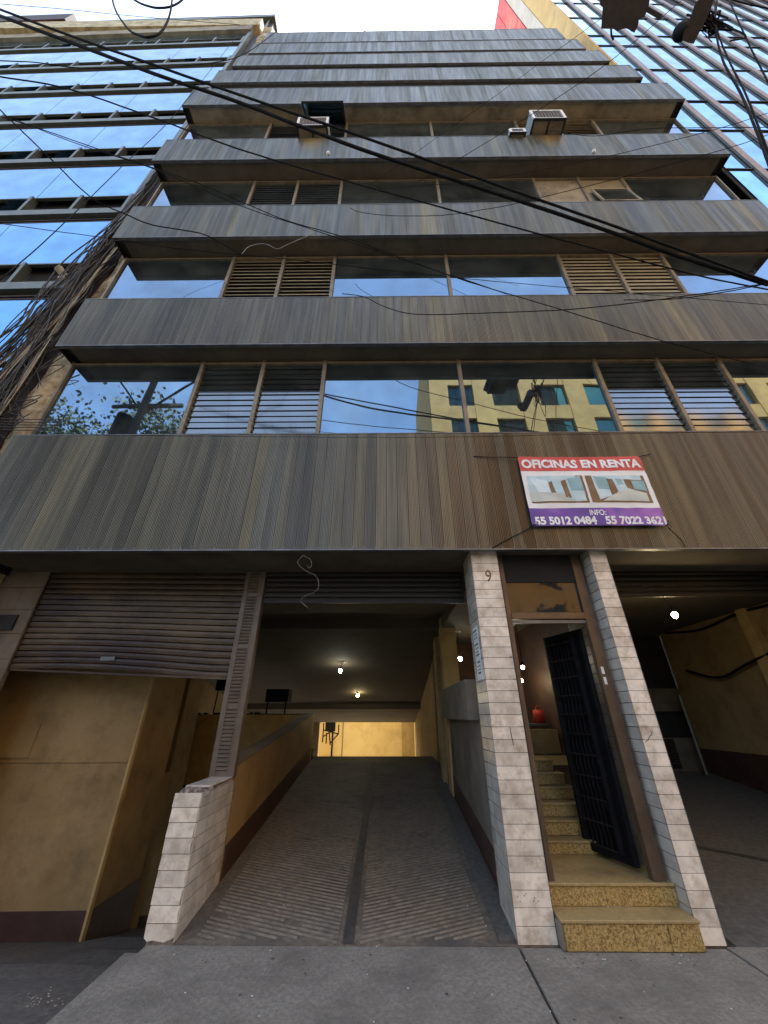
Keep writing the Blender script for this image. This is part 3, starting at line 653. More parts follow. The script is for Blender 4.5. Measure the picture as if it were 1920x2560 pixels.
# door steps
st = MB()
def stone(name, x0, x1, y0, y1, z0, z1, m=None, parent=OB, bevel=.004): return MB().box(x0, x1, y0, y1, z0, z1).build(name, m or M_granite, parent, bevel=bevel)
stp = thing('entrance_steps', (1.85, 4.1, 0), 'two gold granite entrance steps between the marble pillars', 'steps')
for a, b_ in ((1.335, 1.86), (1.863, 2.12), (2.123, 2.365)): stone('riser', a, b_, 4.004, 4.03, .004, .155, parent=stp)
stone('tread', 1.318, 2.375, 3.992, 4.235, .156, .176, M_tread, stp); stone('step_side', 1.304, 1.334, 4.01, 4.22, .004, .155, M_greyw, stp)
for a, b_ in ((1.305, 1.80), (1.803, 2.385)): stone('riser', a, b_, 4.225, 4.25, .177, .298, parent=stp)
stone('landing', 1.303, 2.388, 4.215, 5.3, .299, .32, M_tread, stp)
stone('step_core', 1.34, 2.36, 4.031, 4.22, -.03, .154, M_grout, stp, 0)
# inner staircase
RS = [(4.932, .32, .428), (5.124, .428, .553), (5.306, .553, .668), (5.559, .668, .789), (5.708, .789, .909), (5.901, .909, 1.032)]
isr = thing('inner_staircase', (1.8, 5.4, .32), 'gold granite staircase climbing behind the open entrance gate', 'staircase')
RX = (2.6, 2.6, 2.6, 2.25, 2.22, 2.18)
for i, (y, za, zb_) in enumerate(RS):
    yn = RS[i + 1][0] if i < 5 else 6.4
    stone('riser', 1.30, RX[i] * .62 + .5, y, y + .02, za + .001, zb_ - .018, parent=isr); stone('riser', RX[i] * .62 + .502, RX[i], y, y + .02, za + .001, zb_ - .018, parent=isr)
    stone('tread', 1.30, RX[i] + .01, y - .012, yn + .019, zb_ - .017, zb_, M_tread, isr)
lb = MB(); lb.box(1.28, 2.2, 6.42, 9.2, .85, 1.03); lb.build('lobby_floor', M_tread, OB)
MB().box(1.3, 2.6, 6.60, 6.75, 1.05, 1.36).build('lobby_parapet', M_tread, OB)
MB().box(1.75, 2.6, 6.45, 6.55, .92, 1.03).build('stair_beam', M_yellow2, OB)
# reception desk things
o = thing('reception_desk', (1.9, 7.0, 1.03), 'low reception counter seen through the door above the stairs', 'desk')
MB().box(1.35, 2.55, 6.80, 7.2, 1.04, 1.40).build('desk_body', M_brown, o); MB().box(1.32, 2.58, 6.77, 7.25, 1.401, 1.43).build('desk_top', M_edge, o)
o = thing('computer_monitor', (1.75, 7.0, 1.43), 'pale back of a monitor on the reception counter', 'monitor')
MB().box(1.53, 1.86, 6.95, 7.0, 1.46, 1.72).build('screen_back', M_white, o, bevel=.01); MB().box(1.64, 1.72, 6.97, 7.06, 1.431, 1.47).build('stand', M_black, o)
m = MB(); m.prism_x(2.40, 2.56, [(6.9, 1.431), (7.0, 1.431), (6.98, 1.63), (6.92, 1.63)]); m.tube(crv([(2.44, 6.95, 1.63), (2.48, 6.95, 1.69), (2.52, 6.95, 1.63)], 4), .008, 5)
tag(m.build('red_bag', mat('red_cloth', [(.35,.02,.01),(.5,.04,.02)], .7, emit=None), None, smooth=True), 'small red bag standing on the reception counter', 'bag')
# door frame, transom, gate
df = thing('door_frame', (1.85, 4.3, .32), 'bronze metal frame of the entrance door under the transom window', 'door frame')
MB().box(1.36, 1.405, 4.25, 4.31, .321, 3.4).build('jamb', M_brown, df); MB().box(2.235, 2.30, 4.24, 4.31, .321, 3.4).build('jamb', M_brown, df); MB().box(2.305, 2.345, 4.25, 4.32, .321, 3.4).build('jamb', M_brown, df)
MB().box(1.405, 2.235, 4.24, 4.31, 2.50, 2.575).build('transom_bar', M_brown, df, bevel=.004); MB().box(1.405, 2.235, 4.255, 4.30, 2.455, 2.49).build('door_stop', M_edge, df)
MB().box(1.406, 2.234, 4.272, 4.279, 2.576, 3.05).build('transom_pane', glass_mat('transom_glass', (.05,.05,.05), rough=.05, wob=.08, ws=2.5), df)
MB().box(1.31, 2.36, 4.26, 4.45, 2.93, 3.43).build('head_panel', M_dark, df)
for z in (1.93, 1.83): MB().box(2.255, 2.282, 4.236, 4.2395, z, z + .07).build('sticker', M_white, df)
MB().box(1.303, 1.36, 4.26, 4.30, .33, 3.42).build('infill', M_lip, df)
gt = thing('iron_gate', (2.25, 4.42, .36), 'black iron lattice gate standing open inside the doorway', 'gate')
H0 = Vector((2.235, 4.44, 0)); H1 = Vector((2.045, 5.03, 0)); gd = (H1 - H0); gl = gd.length; gu = gd / gl
def gp(s_, z, off=0): p = H0 + gu * s_; nrm = Vector((-gu.y, gu.x, 0)); p = p + nrm * off; return (p.x, p.y, z)
fr = MB()
for s_ in (.02, gl - .02): fr.bar(gp(s_, .36), gp(s_, 2.42), .05, .045)
fr.bar(gp(0, .38), gp(gl, .38), .045, .05); fr.bar(gp(0, 2.40), gp(gl, 2.40), .045, .05); fr.bar(gp(.16, .38), gp(.16, 2.4), .03, .05)
fr.build('gate_frame', M_iron, gt)
for k in range(7):
    s_ = .20 + k * (gl - .24) / 6.4; pts = []
    for i in range(60): pts.append(gp(s_ + .003 * math.sin(i * 1.25), .40 + 1.98 * i / 59, .005 * math.cos(i * 1.25)))
    MB().tube(pts, .009, 5).build('bar', M_iron, gt)
for k in range(11):
    z = .42 + k * .19; MB().bar(gp(.17, z, .03), gp(gl - .04, z, .03), .008, .012).build('cross_bar', M_lip, gt)
m = MB(); n0 = gp(.03, .40, -.03); m.poly([gp(.03, .40, -.03), gp(gl - .03, .40, -.03), gp(gl - .03, 2.38, -.03), gp(.03, 2.38, -.03)]); m.build('backing_sheet', M_iron, gt)
# house number and notice
def text(name, s_, size, mt, parent, loc, rot=(R(90), 0, 0), sx=1, bold=.0, ext=.001, align='CENTER', fn=None, shear=0):
    cu = bpy.data.curves.new('t', 'FONT'); cu.body = s_; cu.size = size; cu.extrude = ext; cu.offset = bold; cu.align_x = align; cu.shear = shear; cu.resolution_u = 4
    to = bpy.data.objects.new('t', cu); C.objects.link(to); dg = bpy.context.evaluated_depsgraph_get(); dg.update()
    me = bpy.data.meshes.new_from_object(to.evaluated_get(dg)); bpy.data.objects.remove(to); bpy.data.curves.remove(cu)
    M = Matrix.Translation(loc) @ Matrix.Rotation(rot[0], 4, 'X') @ Matrix.Scale(sx, 4, (1, 0, 0)); me.transform(M); me.materials.clear(); me.materials.append(mt)
    if fn:
        for v in me.vertices: v.co = fn(v.co)
    me.name = name; return put(name, me, parent)
text('house_number', '9', .20, M_brown, pa, (1.165, 4.088, 2.885), sx=.78, ext=.003)
nb = MB().box(.986, .989, 4.18, 4.42, 1.88, 2.42).build('notice', M_white, None); tag(nb, 'white paper notice taped to the side of the left marble pillar', 'notice')
np_ = MB()
for i in range(13):
    z = 2.37 - i * .036; L0 = random.uniform(.03, .06)
    if i in (3, 8): continue
    np_.box(.9845, .9858, 4.20 + L0 * .5, 4.40 - L0 * random.random(), z, z + random.choice((.008, .016)))
np_.build('print', M_lip, nb)
# ---------------------------------------------------------------- banner
bn = thing('rental_banner', (2.5, 3.92, 3.5), 'office rental banner tied to the lowest metal band', 'banner')
BX0, BX1, BZ0, BZ1 = 1.715, 3.295, 3.50, 4.515
def wr(x, z):
    u = (x - BX0) / (BX1 - BX0); v = (z - BZ0) / (BZ1 - BZ0)
    d = .012 * noise.noise(Vector((x * 3.2, z * 5, 1))) + .006 * noise.noise(Vector((x * 9 + z * 7, z * 9, 4))) + .004 * math.sin(x * 46 + z * 20) * max(0, v - .82) * 4
    d += .02 * math.sin(math.pi * u) * math.sin(math.pi * v)
    return 3.915 - abs(d) - .003
def zsag(x, z):
    u = (x - BX0) / (BX1 - BX0); v = (z - BZ0) / (BZ1 - BZ0)
    return z - .012 * math.sin(math.pi * u) * v + .006 * math.sin(math.pi * u) * (1 - v)
M_bw = mat('banner_white', [(.70,.71,.70),(.78,.79,.78)], .35, 3); M_br = mat('banner_red', [(.50,.055,.06),(.60,.08,.085)], .35, 4)
M_bp = mat('banner_purple', [(.095,.055,.30),(.15,.07,.38),(.34,.13,.45)], .35, 2.2, detail=2)
M_b1 = mat('print_pale_blue', [(.36,.55,.60),(.55,.68,.70)], .35, 5); M_b2 = mat('print_floor', [(.42,.48,.44),(.55,.58,.52)], .35, 5)
M_b3 = mat('print_brown', [(.12,.075,.04),(.19,.12,.07)], .35, 9); M_b4 = mat('print_teal', [(.18,.36,.40),(.26,.45,.48)], .35, 6); M_b5 = mat('print_sky', [(.28,.52,.68),(.62,.74,.78)], .35, 4)
mats = [M_bw, M_br, M_bp, M_b1, M_b2, M_b3, M_b4, M_b5]
def sheet(x0, x1, z0, z1, mi, off, poly=None, nx=None, nz=None, thick=False):
    """sheet lying on the wrinkled surface; poly = 4 corners (bilinear) in banner fractions"""
    m = MB(); m.mi = 0; P4 = poly or ((x0, z0), (x1, z0), (x1, z1), (x0, z1))
    wdt = max(abs(P4[1][0] - P4[0][0]), abs(P4[2][0] - P4[3][0])); hgt = max(abs(P4[3][1] - P4[0][1]), abs(P4[2][1] - P4[1][1]))
    nx = max(1, int(wdt * 40)); nz = max(1, int(hgt * 40)); n = 0
    for j in range(nz + 1):
        for i in range(nx + 1):
            u, v = i / nx, j / nz
            fx = (1-u)*(1-v)*P4[0][0] + u*(1-v)*P4[1][0] + u*v*P4[2][0] + (1-u)*v*P4[3][0]; fz = (1-u)*(1-v)*P4[0][1] + u*(1-v)*P4[1][1] + u*v*P4[2][1] + (1-u)*v*P4[3][1]
            x = BX0 + fx * (BX1 - BX0); z = BZ0 + fz * (BZ1 - BZ0); m.v.append((x, wr(x, z) - off, zsag(x, z)))
    for j in range(nz):
        for i in range(nx): a = j * (nx + 1) + i; m.f.append((a, a + 1, a + nx + 2, a + nx + 1)); m.m.append(0)
    return m
def addsheet(name, poly, mt, off): return sheet(0, 0, 0, 0, 0, off, poly).build(name, mt, bn, smooth=True)
full = sheet(0, 1, 0, 1, 0, 0).build('banner_sheet', M_bw, bn, smooth=True)
R4 = lambda a, b_, c, d: ((a, c), (b_, c), (b_, d), (a, d))
addsheet('red_header', R4(0, 1, .775, 1), M_br, .0025); addsheet('purple_footer', R4(0, 1, 0, .235), M_bp, .0025)
def room(poly, mt, off): addsheet('printed_picture', poly, mt, off)
room(R4(.035, .475, .305, .70), M_b3, .0025); room(R4(.495, .965, .305, .70), M_b3, .0025)
room(R4(.035, .42, .325, .70), M_b1, .004); room(((.035, .325), (.37, .325), (.30, .43), (.035, .47)), M_b2, .0055)
room(((.20, .43), (.235, .42), (.225, .62), (.195, .60)), M_b3, .0055); room(((.30, .38), (.345, .37), (.335, .64), (.295, .62)), M_b3, .0062)
room(((.365, .34), (.455, .325), (.455, .69), (.345, .66)), M_b1, .0062); room(((.36, .48), (.455, .47), (.455, .68), (.35, .655)), M_b6 if 0 else M_b4, .0072)
room(((.10, .46), (.19, .45), (.19, .62), (.05, .69)), M_b5, .0065)
room(((.58, .33), (.94, .325), (.94, .44), (.78, .52)), M_b2, .004); room(((.56, .345), (.66, .40), (.66, .69), (.545, .70)), M_b1, .0055)
room(((.575, .50), (.66, .49), (.66, .67), (.56, .69)), M_b4, .0065); room(((.675, .42), (.71, .44), (.70, .62), (.66, .66)), M_b3, .0072)
room(((.72, .45), (.80, .49), (.79, .65), (.70, .67)), M_b1, .0055); room(((.735, .55), (.785, .56), (.78, .64), (.725, .65)), M_b4, .0065)
room(((.855, .50), (.955, .47), (.95, .62), (.85, .62)), M_b4, .0055); room(((.67, .645), (.94, .63), (.94, .70), (.56, .70)), M_b1, .0048)
tf = lambda co: Vector((co.x, wr(co.x, co.z) - .0085 + (co.y - 3.9), zsag(co.x, co.z)))
def btext(s_, size, cx, cz, width, bold=.012):
    o = text('lettering', s_, 1.0, M_bw, bn, (0, 0, 0), bold=bold, ext=0); me = o.data
    xs = [v.co.x for v in me.vertices]; zs = [v.co.z for v in me.vertices]; w0 = max(xs) - min(xs); h0 = max(zs) - min(zs); mx_, mz_ = min(xs), min(zs)
    import bmesh
    bm = bmesh.new(); bm.from_mesh(me); bmesh.ops.triangulate(bm, faces=bm.faces[:]); bmesh.ops.subdivide_edges(bm, edges=[e for e in bm.edges if e.calc_length() > .05], cuts=1, use_grid_fill=False); bm.to_mesh(me); bm.free()
    for v in me.vertices:
        x = BX0 + (cx + ((v.co.x - mx_) / w0 - .5) * width) * (BX1 - BX0); z = BZ0 + (cz + ((v.co.z - mz_) / h0 - .5) * size) * (BZ1 - BZ0)
        v.co = Vector((x, wr(x, z) - .0085, zsag(x, z)))
btext('OFICINAS EN RENTA', .135, .50, .885, .965, .042); btext('INFO:', .075, .51, .17, .12, .022)
btext('55 5012 0484', .11, .255, .065, .46, .042); btext('55 7022 3621', .11, .775, .065, .45, .042)
for nm, pts in (('tie_cord', [(1.15, 3.945, 4.555), (1.35, 3.93, 4.53), (1.55, 3.925, 4.525), (1.72, 3.905, 4.505)]), ('tie_cord', [(3.29, 3.905, 4.505), (3.38, 3.925, 4.54), (3.47, 3.944, 4.57)]),
                ('tie_cord', [(1.73, 3.905, 3.515), (1.62, 3.925, 3.45), (1.38, 3.935, 3.33), (1.22, 3.94, 3.24)]), ('tie_cord', [(3.28, 3.905, 3.51), (3.33, 3.925, 3.44), (3.40, 3.93, 3.33), (3.42, 3.94, 3.24)])):
    MB().tube(crv(pts, 6), .0055, 5).build(nm, M_black, bn)
for c_ in ((1.73, 3.90, 3.51), (3.285, 3.90, 3.505)):
    m = MB()
    for k in range(5):
        a = random.random() * 6.28; p = Vector(c_); q = p + Vector((math.cos(a) * .05, -.01 - random.random() * .02, math.sin(a) * .05)); m.tube([p, (p + q) / 2 + Vector((.01, -.01, .01)), q], .004, 4)
    m.build('knot', M_black, bn)
# ---------------------------------------------------------------- air conditioners
def ac(x0, x1, yf, yb, z0, z1, label, name='window_air_conditioner', twin=True):
    t = thing(name, ((x0 + x1) / 2, yf, z0), label, 'air conditioner', 'window air conditioners on the fourth floor')
    c = MB(); c.box(x0, x1, yf + .03, yb, z0 + .015, z1); c.build('casing', mat('ac_side', [(.25,.30,.30),(.33,.37,.36)], .5), t)
    f = MB(); e = .045
    f.box(x0 - .01, x0 + e, yf, yf + .029, z0, z1 + .01); f.box(x1 - e, x1 + .01, yf, yf + .029, z0, z1 + .01); f.box(x0 + e, x1 - e, yf, yf + .029, z1 - .03, z1 + .01); f.box(x0 + e, x1 - e, yf, yf + .029, z0, z0 + .02)
    f.build('front_frame', M_white, t)
    gq = MB(); gq.box(x0 + e, x1 - e, yf + .02, yf + .028, z0 + .02, z1 - .03); gq.build('coil', M_soffit, t)
    fin = MB()
    for k in range(9): xx = x0 + e + (x1 - x0 - 2 * e) * (k + .5) / 9; fin.box(xx - .004, xx + .004, yf + .006, yf + .019, z0 + .02, z1 - .03)
    fin.build('grille', M_edge, t)
    b_ = MB(); b_.box(x0 - .01, x1 + .01, yf, yf + .05, z0 - .02, z0 - .001); b_.box(x0 - .01, x0 + .03, yf + .05, yb, z0 - .02, z0 - .001); b_.box(x1 - .03, x1 + .01, yf + .05, yb, z0 - .02, z0 - .001)
    if twin: b_.box((x0 + x1) / 2 - .02, (x0 + x1) / 2 + .02, yf + .05, yb, z0 - .02, z0 - .001)
    b_.build('bottom_frame', M_lip, t)
    p = MB(); p.box(x0 + .03, x1 - .03, yf + .05, yb, z0 - .006, z0 + .014); p.build('base_pan', M_soffit2, t)
    return t
ac(-2.08, -1.36, 3.20, 3.58, 13.66, 14.16, 'air conditioner left of centre, rusty stain below it on the band')
ac(3.43, 4.18, 3.12, 3.58, 13.62, 14.12, 'larger right-hand air conditioner jutting over the band edge, right of the small one')
ac(2.92, 3.28, 3.30, 3.58, 13.46, 13.66, 'smallest air conditioner, low between the band edge and the big unit', twin=False)
rs = mat('rust_stain', [(.28,.20,.10),(.20,.15,.09)], .8, 8)
# security camera on the left neighbour is built with that building
# ================================================================ LEFT NEIGHBOUR
LB = thing('glass_office_building', (-12, 4.2, 0), 'blue mirror-glass office building with grey sill beams on the left', 'building')
def ly(x): return 4.08 + (-6.0 - x) * .014
def lbox(m, xa, xb, dy0, dy1, z0, z1):
    m.prism_z([(xa, ly(xa) + dy0), (xb, ly(xb) + dy0), (xb, ly(xb) + dy1), (xa, ly(xa) + dy1)], z0, z1); return m
LX0 = -22.5; LXE = -6.02; colsx = [LXE - 1.22 * k for k in range(14)]
rows = [8.85 + 2.935 * k for k in range(-2, 7)]
for ri, zs in enumerate(rows):
    m = MB(); lbox(m, LX0, LXE + .07, -.06, .12, zs - .22, zs); m.build('sill_beam', M_mull, LB)
    m = MB(); lbox(m, LX0, LXE, .10, .16, zs - .52, zs - .24); lbox(m, LX0, LXE, .02, .1, zs - .335, zs - .30); lbox(m, LX0, LXE, .02, .1, zs - .43, zs - .40); m.build('recess_strip', M_gap, LB)
    m = MB(); lbox(m, LX0, LXE, -.015, .05, zs + .70, zs + .735); m.build('transom', M_mull, LB)
    top = zs + 2.935 - .50
    for ci, x in enumerate(colsx):
        m = MB(); lbox(m, x - .075, x + .0, -.06, .09, zs + .001, zs + .70)
        mu = m.build('mullion', M_mull, LB)
        if ci < len(colsx) - 1:
            xa = colsx[ci + 1]
            kind = random.random()
            if ri < 2 or kind < .12:
                for (p, q) in ((xa + .01, (xa + x) / 2 - .05), ((xa + x) / 2 + .0, x - .08)):
                    m = MB(); m.poly([(p + .03, ly(p) - .03, zs + .05), (q - .03, ly(q) - .03, zs + .05), (q - .03, ly(q) + .03, zs + .64), (p + .03, ly(p) + .03, zs + .64)]); m.build('awning_pane', M_blue, LB)
                m = MB(); lbox(m, (xa + x) / 2 - .045, (xa + x) / 2 - .005, -.03, .08, zs + .002, zs + .69); m.build('mullion', M_mull, LB)
            elif kind < .24:
                for q in range(4):
                    m = MB(); a = xa + .62; zz = zs + .12 + q * .14
                    m.poly([(a, ly(a) - .05, zz), (x - .12, ly(x) - .05, zz), (x - .12, ly(x) + .05, zz + .09), (a, ly(a) + .05, zz + .09)]); m.build('louver_slat', M_blue, LB)
            if ci % 2 == 0 and ci + 2 < len(colsx) + 1:
                xb2 = colsx[min(ci + 2, len(colsx) - 1)]
                m = MB(); dz = random.uniform(-.004, .004)
                lbox(m, xb2 + .008, x - .008, .0, .012, zs + .74, top); m.build('glass_pane', M_blue, LB)
    m = MB(); lbox(m, LX0, LXE, .17, .3, zs - .3, zs + 2.6); m.build('back_wall', M_dark, LB)
m = MB(); lbox(m, LXE + .0, LXE + .14, -.05, .25, 1.0, 28.4); m.build('corner_post', M_mull, LB)
m = MB(); lbox(m, LXE + .145, LXE + .40, .12, .35, 1.0, 28.2); m.build('brown_jamb', M_gap, LB)
m = MB(); lbox(m, LX0, LXE + .1, -.12, .5, 28.05, 28.75); m.build('stained_fascia', M_soffit2, LB)
m = MB(); m.prism_x(LX0, LXE + .35, [(3.95, 28.76), (3.95, 29.9), (5.4, 29.9), (5.4, 28.76)]); m.build('cornice', mat('gold_cornice', [(.36,.29,.15),(.50,.42,.25)], .85, 2, dirt=(.16,.12,.06), dscale=2.5, dlo=.45, dhi=.7), LB)
at = MB(); lbox(at, -16.2, -5.95, .62, .9, 30.0, 34.6); ato = at.build('attic_wall', M_gap, LB)
for k in range(15):
    x = -6.15 - .66 * k
    m = MB(); lbox(m, x - .045, x + .0, .50, .615, 30.0, 34.2); m.build('attic_mullion', M_mull, LB)
    m = MB(); lbox(m, x - .64, x - .06, .58, .61, 31.4, 33.4); m.build('attic_pane', M_blue, LB)
m = MB(); lbox(m, -16.3, -5.85, .40, .95, 34.21, 34.75); m.build('attic_fascia', M_mull, LB)
m = MB(); lbox(m, LX0, -16.6, .3, 3.0, 29.95, 33.2); m.mi = 1; lbox(m, LX0, -16.6, .1, 2.0, 33.21, 34.4); m.build('roof_block', [M_red, M_gap], LB)
MB().box(LX0, LXE + .40, 5.4, 16, 0, 29.9).build('building_core', M_gap, LB)
MB().box(LXE+.15, LXE + .42, 4.4, 5.4, 0, 29.9).build('side_wall', M_rough, LB)
# security camera on the sill beam
sc = thing('security_camera', (-6.25, 3.98, 8.9), 'beige tube security camera on the left building sill beam', 'camera')
m = MB(); m.tube([(-6.2, 4.0, 8.98), (-6.24, 3.86, 9.02)], .07, 14); m.build('camera_body', mat('camera_beige', [(.42,.38,.30),(.5,.46,.37)], .5), sc, smooth=False)
m = MB(); m.tube([(-6.241, 3.858, 9.021), (-6.244, 3.852, 9.023)], .058, 14); m.build('lens_cover', M_white, sc); MB().box(-6.25, -6.15, 3.96, 4.1, 8.851, 8.92).build('bracket', M_white, sc)

# rough concrete party columns either side
def rough_col(x0, x1, y, z1, label, seed):
    m = MB(); nx, nz = 8, 150
    for j in range(nz + 1):
        for i in range(nx + 1):
            x = x0 + (x1 - x0) * i / nx; z = z1 * j / nz
            d = .07 * noise.noise(Vector((x * 2.3, z * 1.1, seed))) + .035 * noise.noise(Vector((x * 9, z * 8, seed + 3))) + .02 * noise.noise(Vector((x * 25, z * 22, seed)))
            m.v.append((x, y + d - .06 * math.sin(math.pi * i / nx), z))
    for j in range(nz):
        for i in range(nx): a = j * (nx + 1) + i; m.f.append((a, a + 1, a + nx + 2, a + nx + 1)); m.m.append(0)
    t = tag(m.build('party_column', M_rough, None), label, 'column'); bk = MB().box(x0, x1, y + .12, y + .6, 0, z1).build('column_core', M_rough, t); return t
rough_col(-5.62, -5.22, 4.20, 29.5, 'rough ochre concrete column between the left glass building and the metal bands', 1)
rough_col(7.72, 8.22, 4.30, 22.0, 'rough ochre concrete strip between the metal bands and the right glass tower', 9)
MB_ = MB().box(8.25, 8.60, 4.28, 4.6, 0, 24).build('side_flashing', M_gap, None); tag(MB_, 'narrow dark flashing beside the ochre strip at the right tower', 'flashing')

# ================================================================ RIGHT TOWER
RT = thing('glass_tower', (14, 4.2, 0), 'tall blue glass tower with brown vertical fins and yellow side wall at right', 'tower')
def ry(x): return 4.12 + (x - 8.67) * .016
def rbox(m, xa, xb, dy0, dy1, z0, z1):
    m.prism_z([(xa, ry(xa) + dy0), (xb, ry(xb) + dy0), (xb, ry(xb) + dy1), (xa, ry(xa) + dy1)], z0, z1); return m
fx = [9.52 + 1.0 * k for k in range(17)]
zl = [6.0, 8.55, 11.2, 13.8, 16.45, 18.95, 22.35, 25.6, 27.2, 30.5, 33.8, 37.1, 40.4, 43.7, 47.0, 49.0]
xs = [8.69] + fx
for k, x in enumerate(fx):
    m = MB(); rbox(m, x - .10, x + .10, -.03, .02, 4, 49); m.build('fin', M_fin, RT)
for a, b_ in zip(xs, xs[1:]):
    for z0, z1 in zip(zl, zl[1:]):
        if a > 14 and z0 > 33: continue
        m = MB(); e = random.uniform(-.004, .004); e2 = random.uniform(-.004, .004)
        m.poly([(a + .08, ry(a) + .03 + e, z0 + .04), (b_ - .08, ry(b_) + .03 - e, z0 + .04), (b_ - .08, ry(b_) + .03 - e + e2, z1 - .04), (a + .08, ry(a) + .03 + e + e2, z1 - .04)])
        m.build('glass_pane', M_blueR, RT)
for z in zl[:-1]:
    m = MB(); rbox(m, 8.69, 26, -.0, .022, z - .018, z + .018); m.build('transom', M_lip, RT)
m = MB(); rbox(m, 8.69, 26, .06, .4, 0, 49); m.build('building_core', M_dark, RT)
# yellow side wall of stone panels, then beige, then the red stair tower
def side(y0, y1, z0, z1, mt, nm='stone_panel'):
    MB().box(8.62, 8.68, y0 + .012, y1 - .012, z0 + .012, z1 - .012).build(nm, mt, RT, bevel=.008)
MB().box(8.69, 8.9, 4.2, 16, 0, 49).build('side_core', M_gap, RT)
z = 14.0
while z < 48.9:
    h = min(3.3, 49.0 - z); side(4.10, 4.95, z, z + h, M_facadeY); side(4.95, 5.60, z, z + h, M_beige if z > 30 else M_facadeY); z += h
z = 20.0
while z < 48.9:
    h = min(3.6, 49.0 - z); side(5.62, 6.5, z, z + h, M_red, 'red_panel'); side(6.5, 7.6, z, z + h, M_red, 'red_panel'); side(7.6, 9.4, z, z + h, M_red, 'red_panel'); z += h

# ================================================================ OPPOSITE SIDE OF THE STREET (seen in the windows)
M_opY = mat('golden_render', [(.62,.27,.045),(.70,.34,.07)], .8, 1.2, dirt=(.42,.19,.04), dscale=.8)
OP = thing('yellow_building', (16, -14, 0), 'yellow concrete building with green glass across the street, mirrored in the windows', 'building')
MB().box(3.6, 45, -26, -14.35, 0, 34).build('building_core', M_opY, OP)
for k in range(11):
    x0 = max(3.6, 7.25 + k * 3.85 - 3.85); m = MB()
    MB().box(x0, x0 + 1.55, -14.35, -14.0, 0, 34).build('pier', M_opY, OP)
for z in range(0, 9):
    zz = 22.35 + (z - 6) * 3.75; MB().box(3.6, 45, -14.33, -14.05, zz, zz + 1.35).build('floor_beam', M_opY, OP)
    for k in range(10): x0 = 4.95 + k * 3.85; MB().box(x0 + .01, x0 + 2.28, -14.34, -14.25, zz + 1.46, zz + 3.74).build('window', M_green, OP)
O2 = thing('low_house', (-20, -15, 0), 'plain grey house across the street behind the camera', 'building')
MB().box(-45, -2, -26, -15, 0, 7).build('wall', M_greyw, O2); MB().box(-45, -2, -26.2, -14.8, 7.01, 7.3).build('roof', M_conc, O2)
for k in range(8): MB().box(-40 + k * 5, -38 + k * 5, -15.0 - .001, -14.96, 3.5, 5.2).build('window', M_glass, O2)
# trees behind the camera
def tree(x, y, h, r, leaf, label, seed):
    rnd = random.Random(seed); t = thing('street_tree', (x, y, 0), label, 'tree', 'trees across the street')
    m = MB(); top = Vector((x + .3, y, h * .62)); m.tube([(x, y, 0), (x + .1, y, h * .3), top], [.28, .22, .14], 8)
    tips = []
    for k in range(9):
        a = rnd.random() * 6.28; e = top + Vector((math.cos(a) * r * .75, math.sin(a) * r * .75, rnd.uniform(-.05, .3) * h)); m.tube([(x + .15, y, h * rnd.uniform(.4, .6)), (top + e) / 2 + Vector((0, 0, .3)), e], [.10, .06, .025], 5); tips.append(e)
    m.build('trunk', M_bark, t); c = MB()
    for k in range(5200):
        b0 = rnd.choice(tips); q = Vector((rnd.gauss(0, 1), rnd.gauss(0, 1), rnd.gauss(0, .8))) * (r * .30); p = b0 + q
        a = Vector((rnd.uniform(-1, 1), rnd.uniform(-1, 1), rnd.uniform(-1, 1))).normalized() * .17; b_ = a.cross(Vector((rnd.uniform(-1, 1), rnd.uniform(-1, 1), .3))).normalized() * .11
        c.poly([p - a, p + b_, p + a, p - b_])
    c.build('crown', leaf, t)
tree(-26.5, -13.5, 23, 4.2, M_leafB, 'tall olive-crowned street tree, leftmost across the street', 3)
tree(-21.5, -14, 21.5, 3.6, M_leafA, 'dark green street tree standing between two olive ones', 4)
tree(-17.0, -14, 22.5, 3.4, M_leafB, 'olive street tree nearest the utility pole, rightmost one', 5)
up = thing('utility_pole', (-10.2, -3, 0), 'wooden utility pole with crossarms and a transformer behind the camera', 'pole')
MB().tube([(-10.2, -3, -.1), (-10.1, -3, 15.6)], [.19, .13], 10).build('pole', M_bark, up)
MB().bar((-12.0, -3.16, 14.6), (-8.2, -3.16, 14.6), .12, .14).build('crossarm', M_bark, up); MB().bar((-11.6, -3.16, 13.0), (-8.6, -3.16, 13.0), .12, .14).build('crossarm', M_bark, up)
MB().bar((-11.8, -3.2, 14.5), (-10.2, -3.2, 12.6), .07, .07).build('brace', M_black, up); MB().bar((-8.5, -3.2, 14.5), (-10.2, -3.2, 12.6), .07, .07).build('brace', M_black, up)
for x in (-11.8, -11.0, -9.2, -8.4): MB().tube([(x, -3.16, 14.67), (x, -3.16, 14.8), (x, -3.16, 14.95)], [.05, .11, .05], 8).build('insulator', M_iron, up)
MB().tube([(-10.75, -3.1, 11.2), (-10.75, -3.1, 12.3)], .32, 14).build('transformer', M_iron, up)

# ================================================================ EQUIPMENT OVERHEAD
hb = thing('hanging_terminal_box', (3.3, 1.3, 8.2), 'black cable terminal box hanging overhead at the top right', 'terminal box')

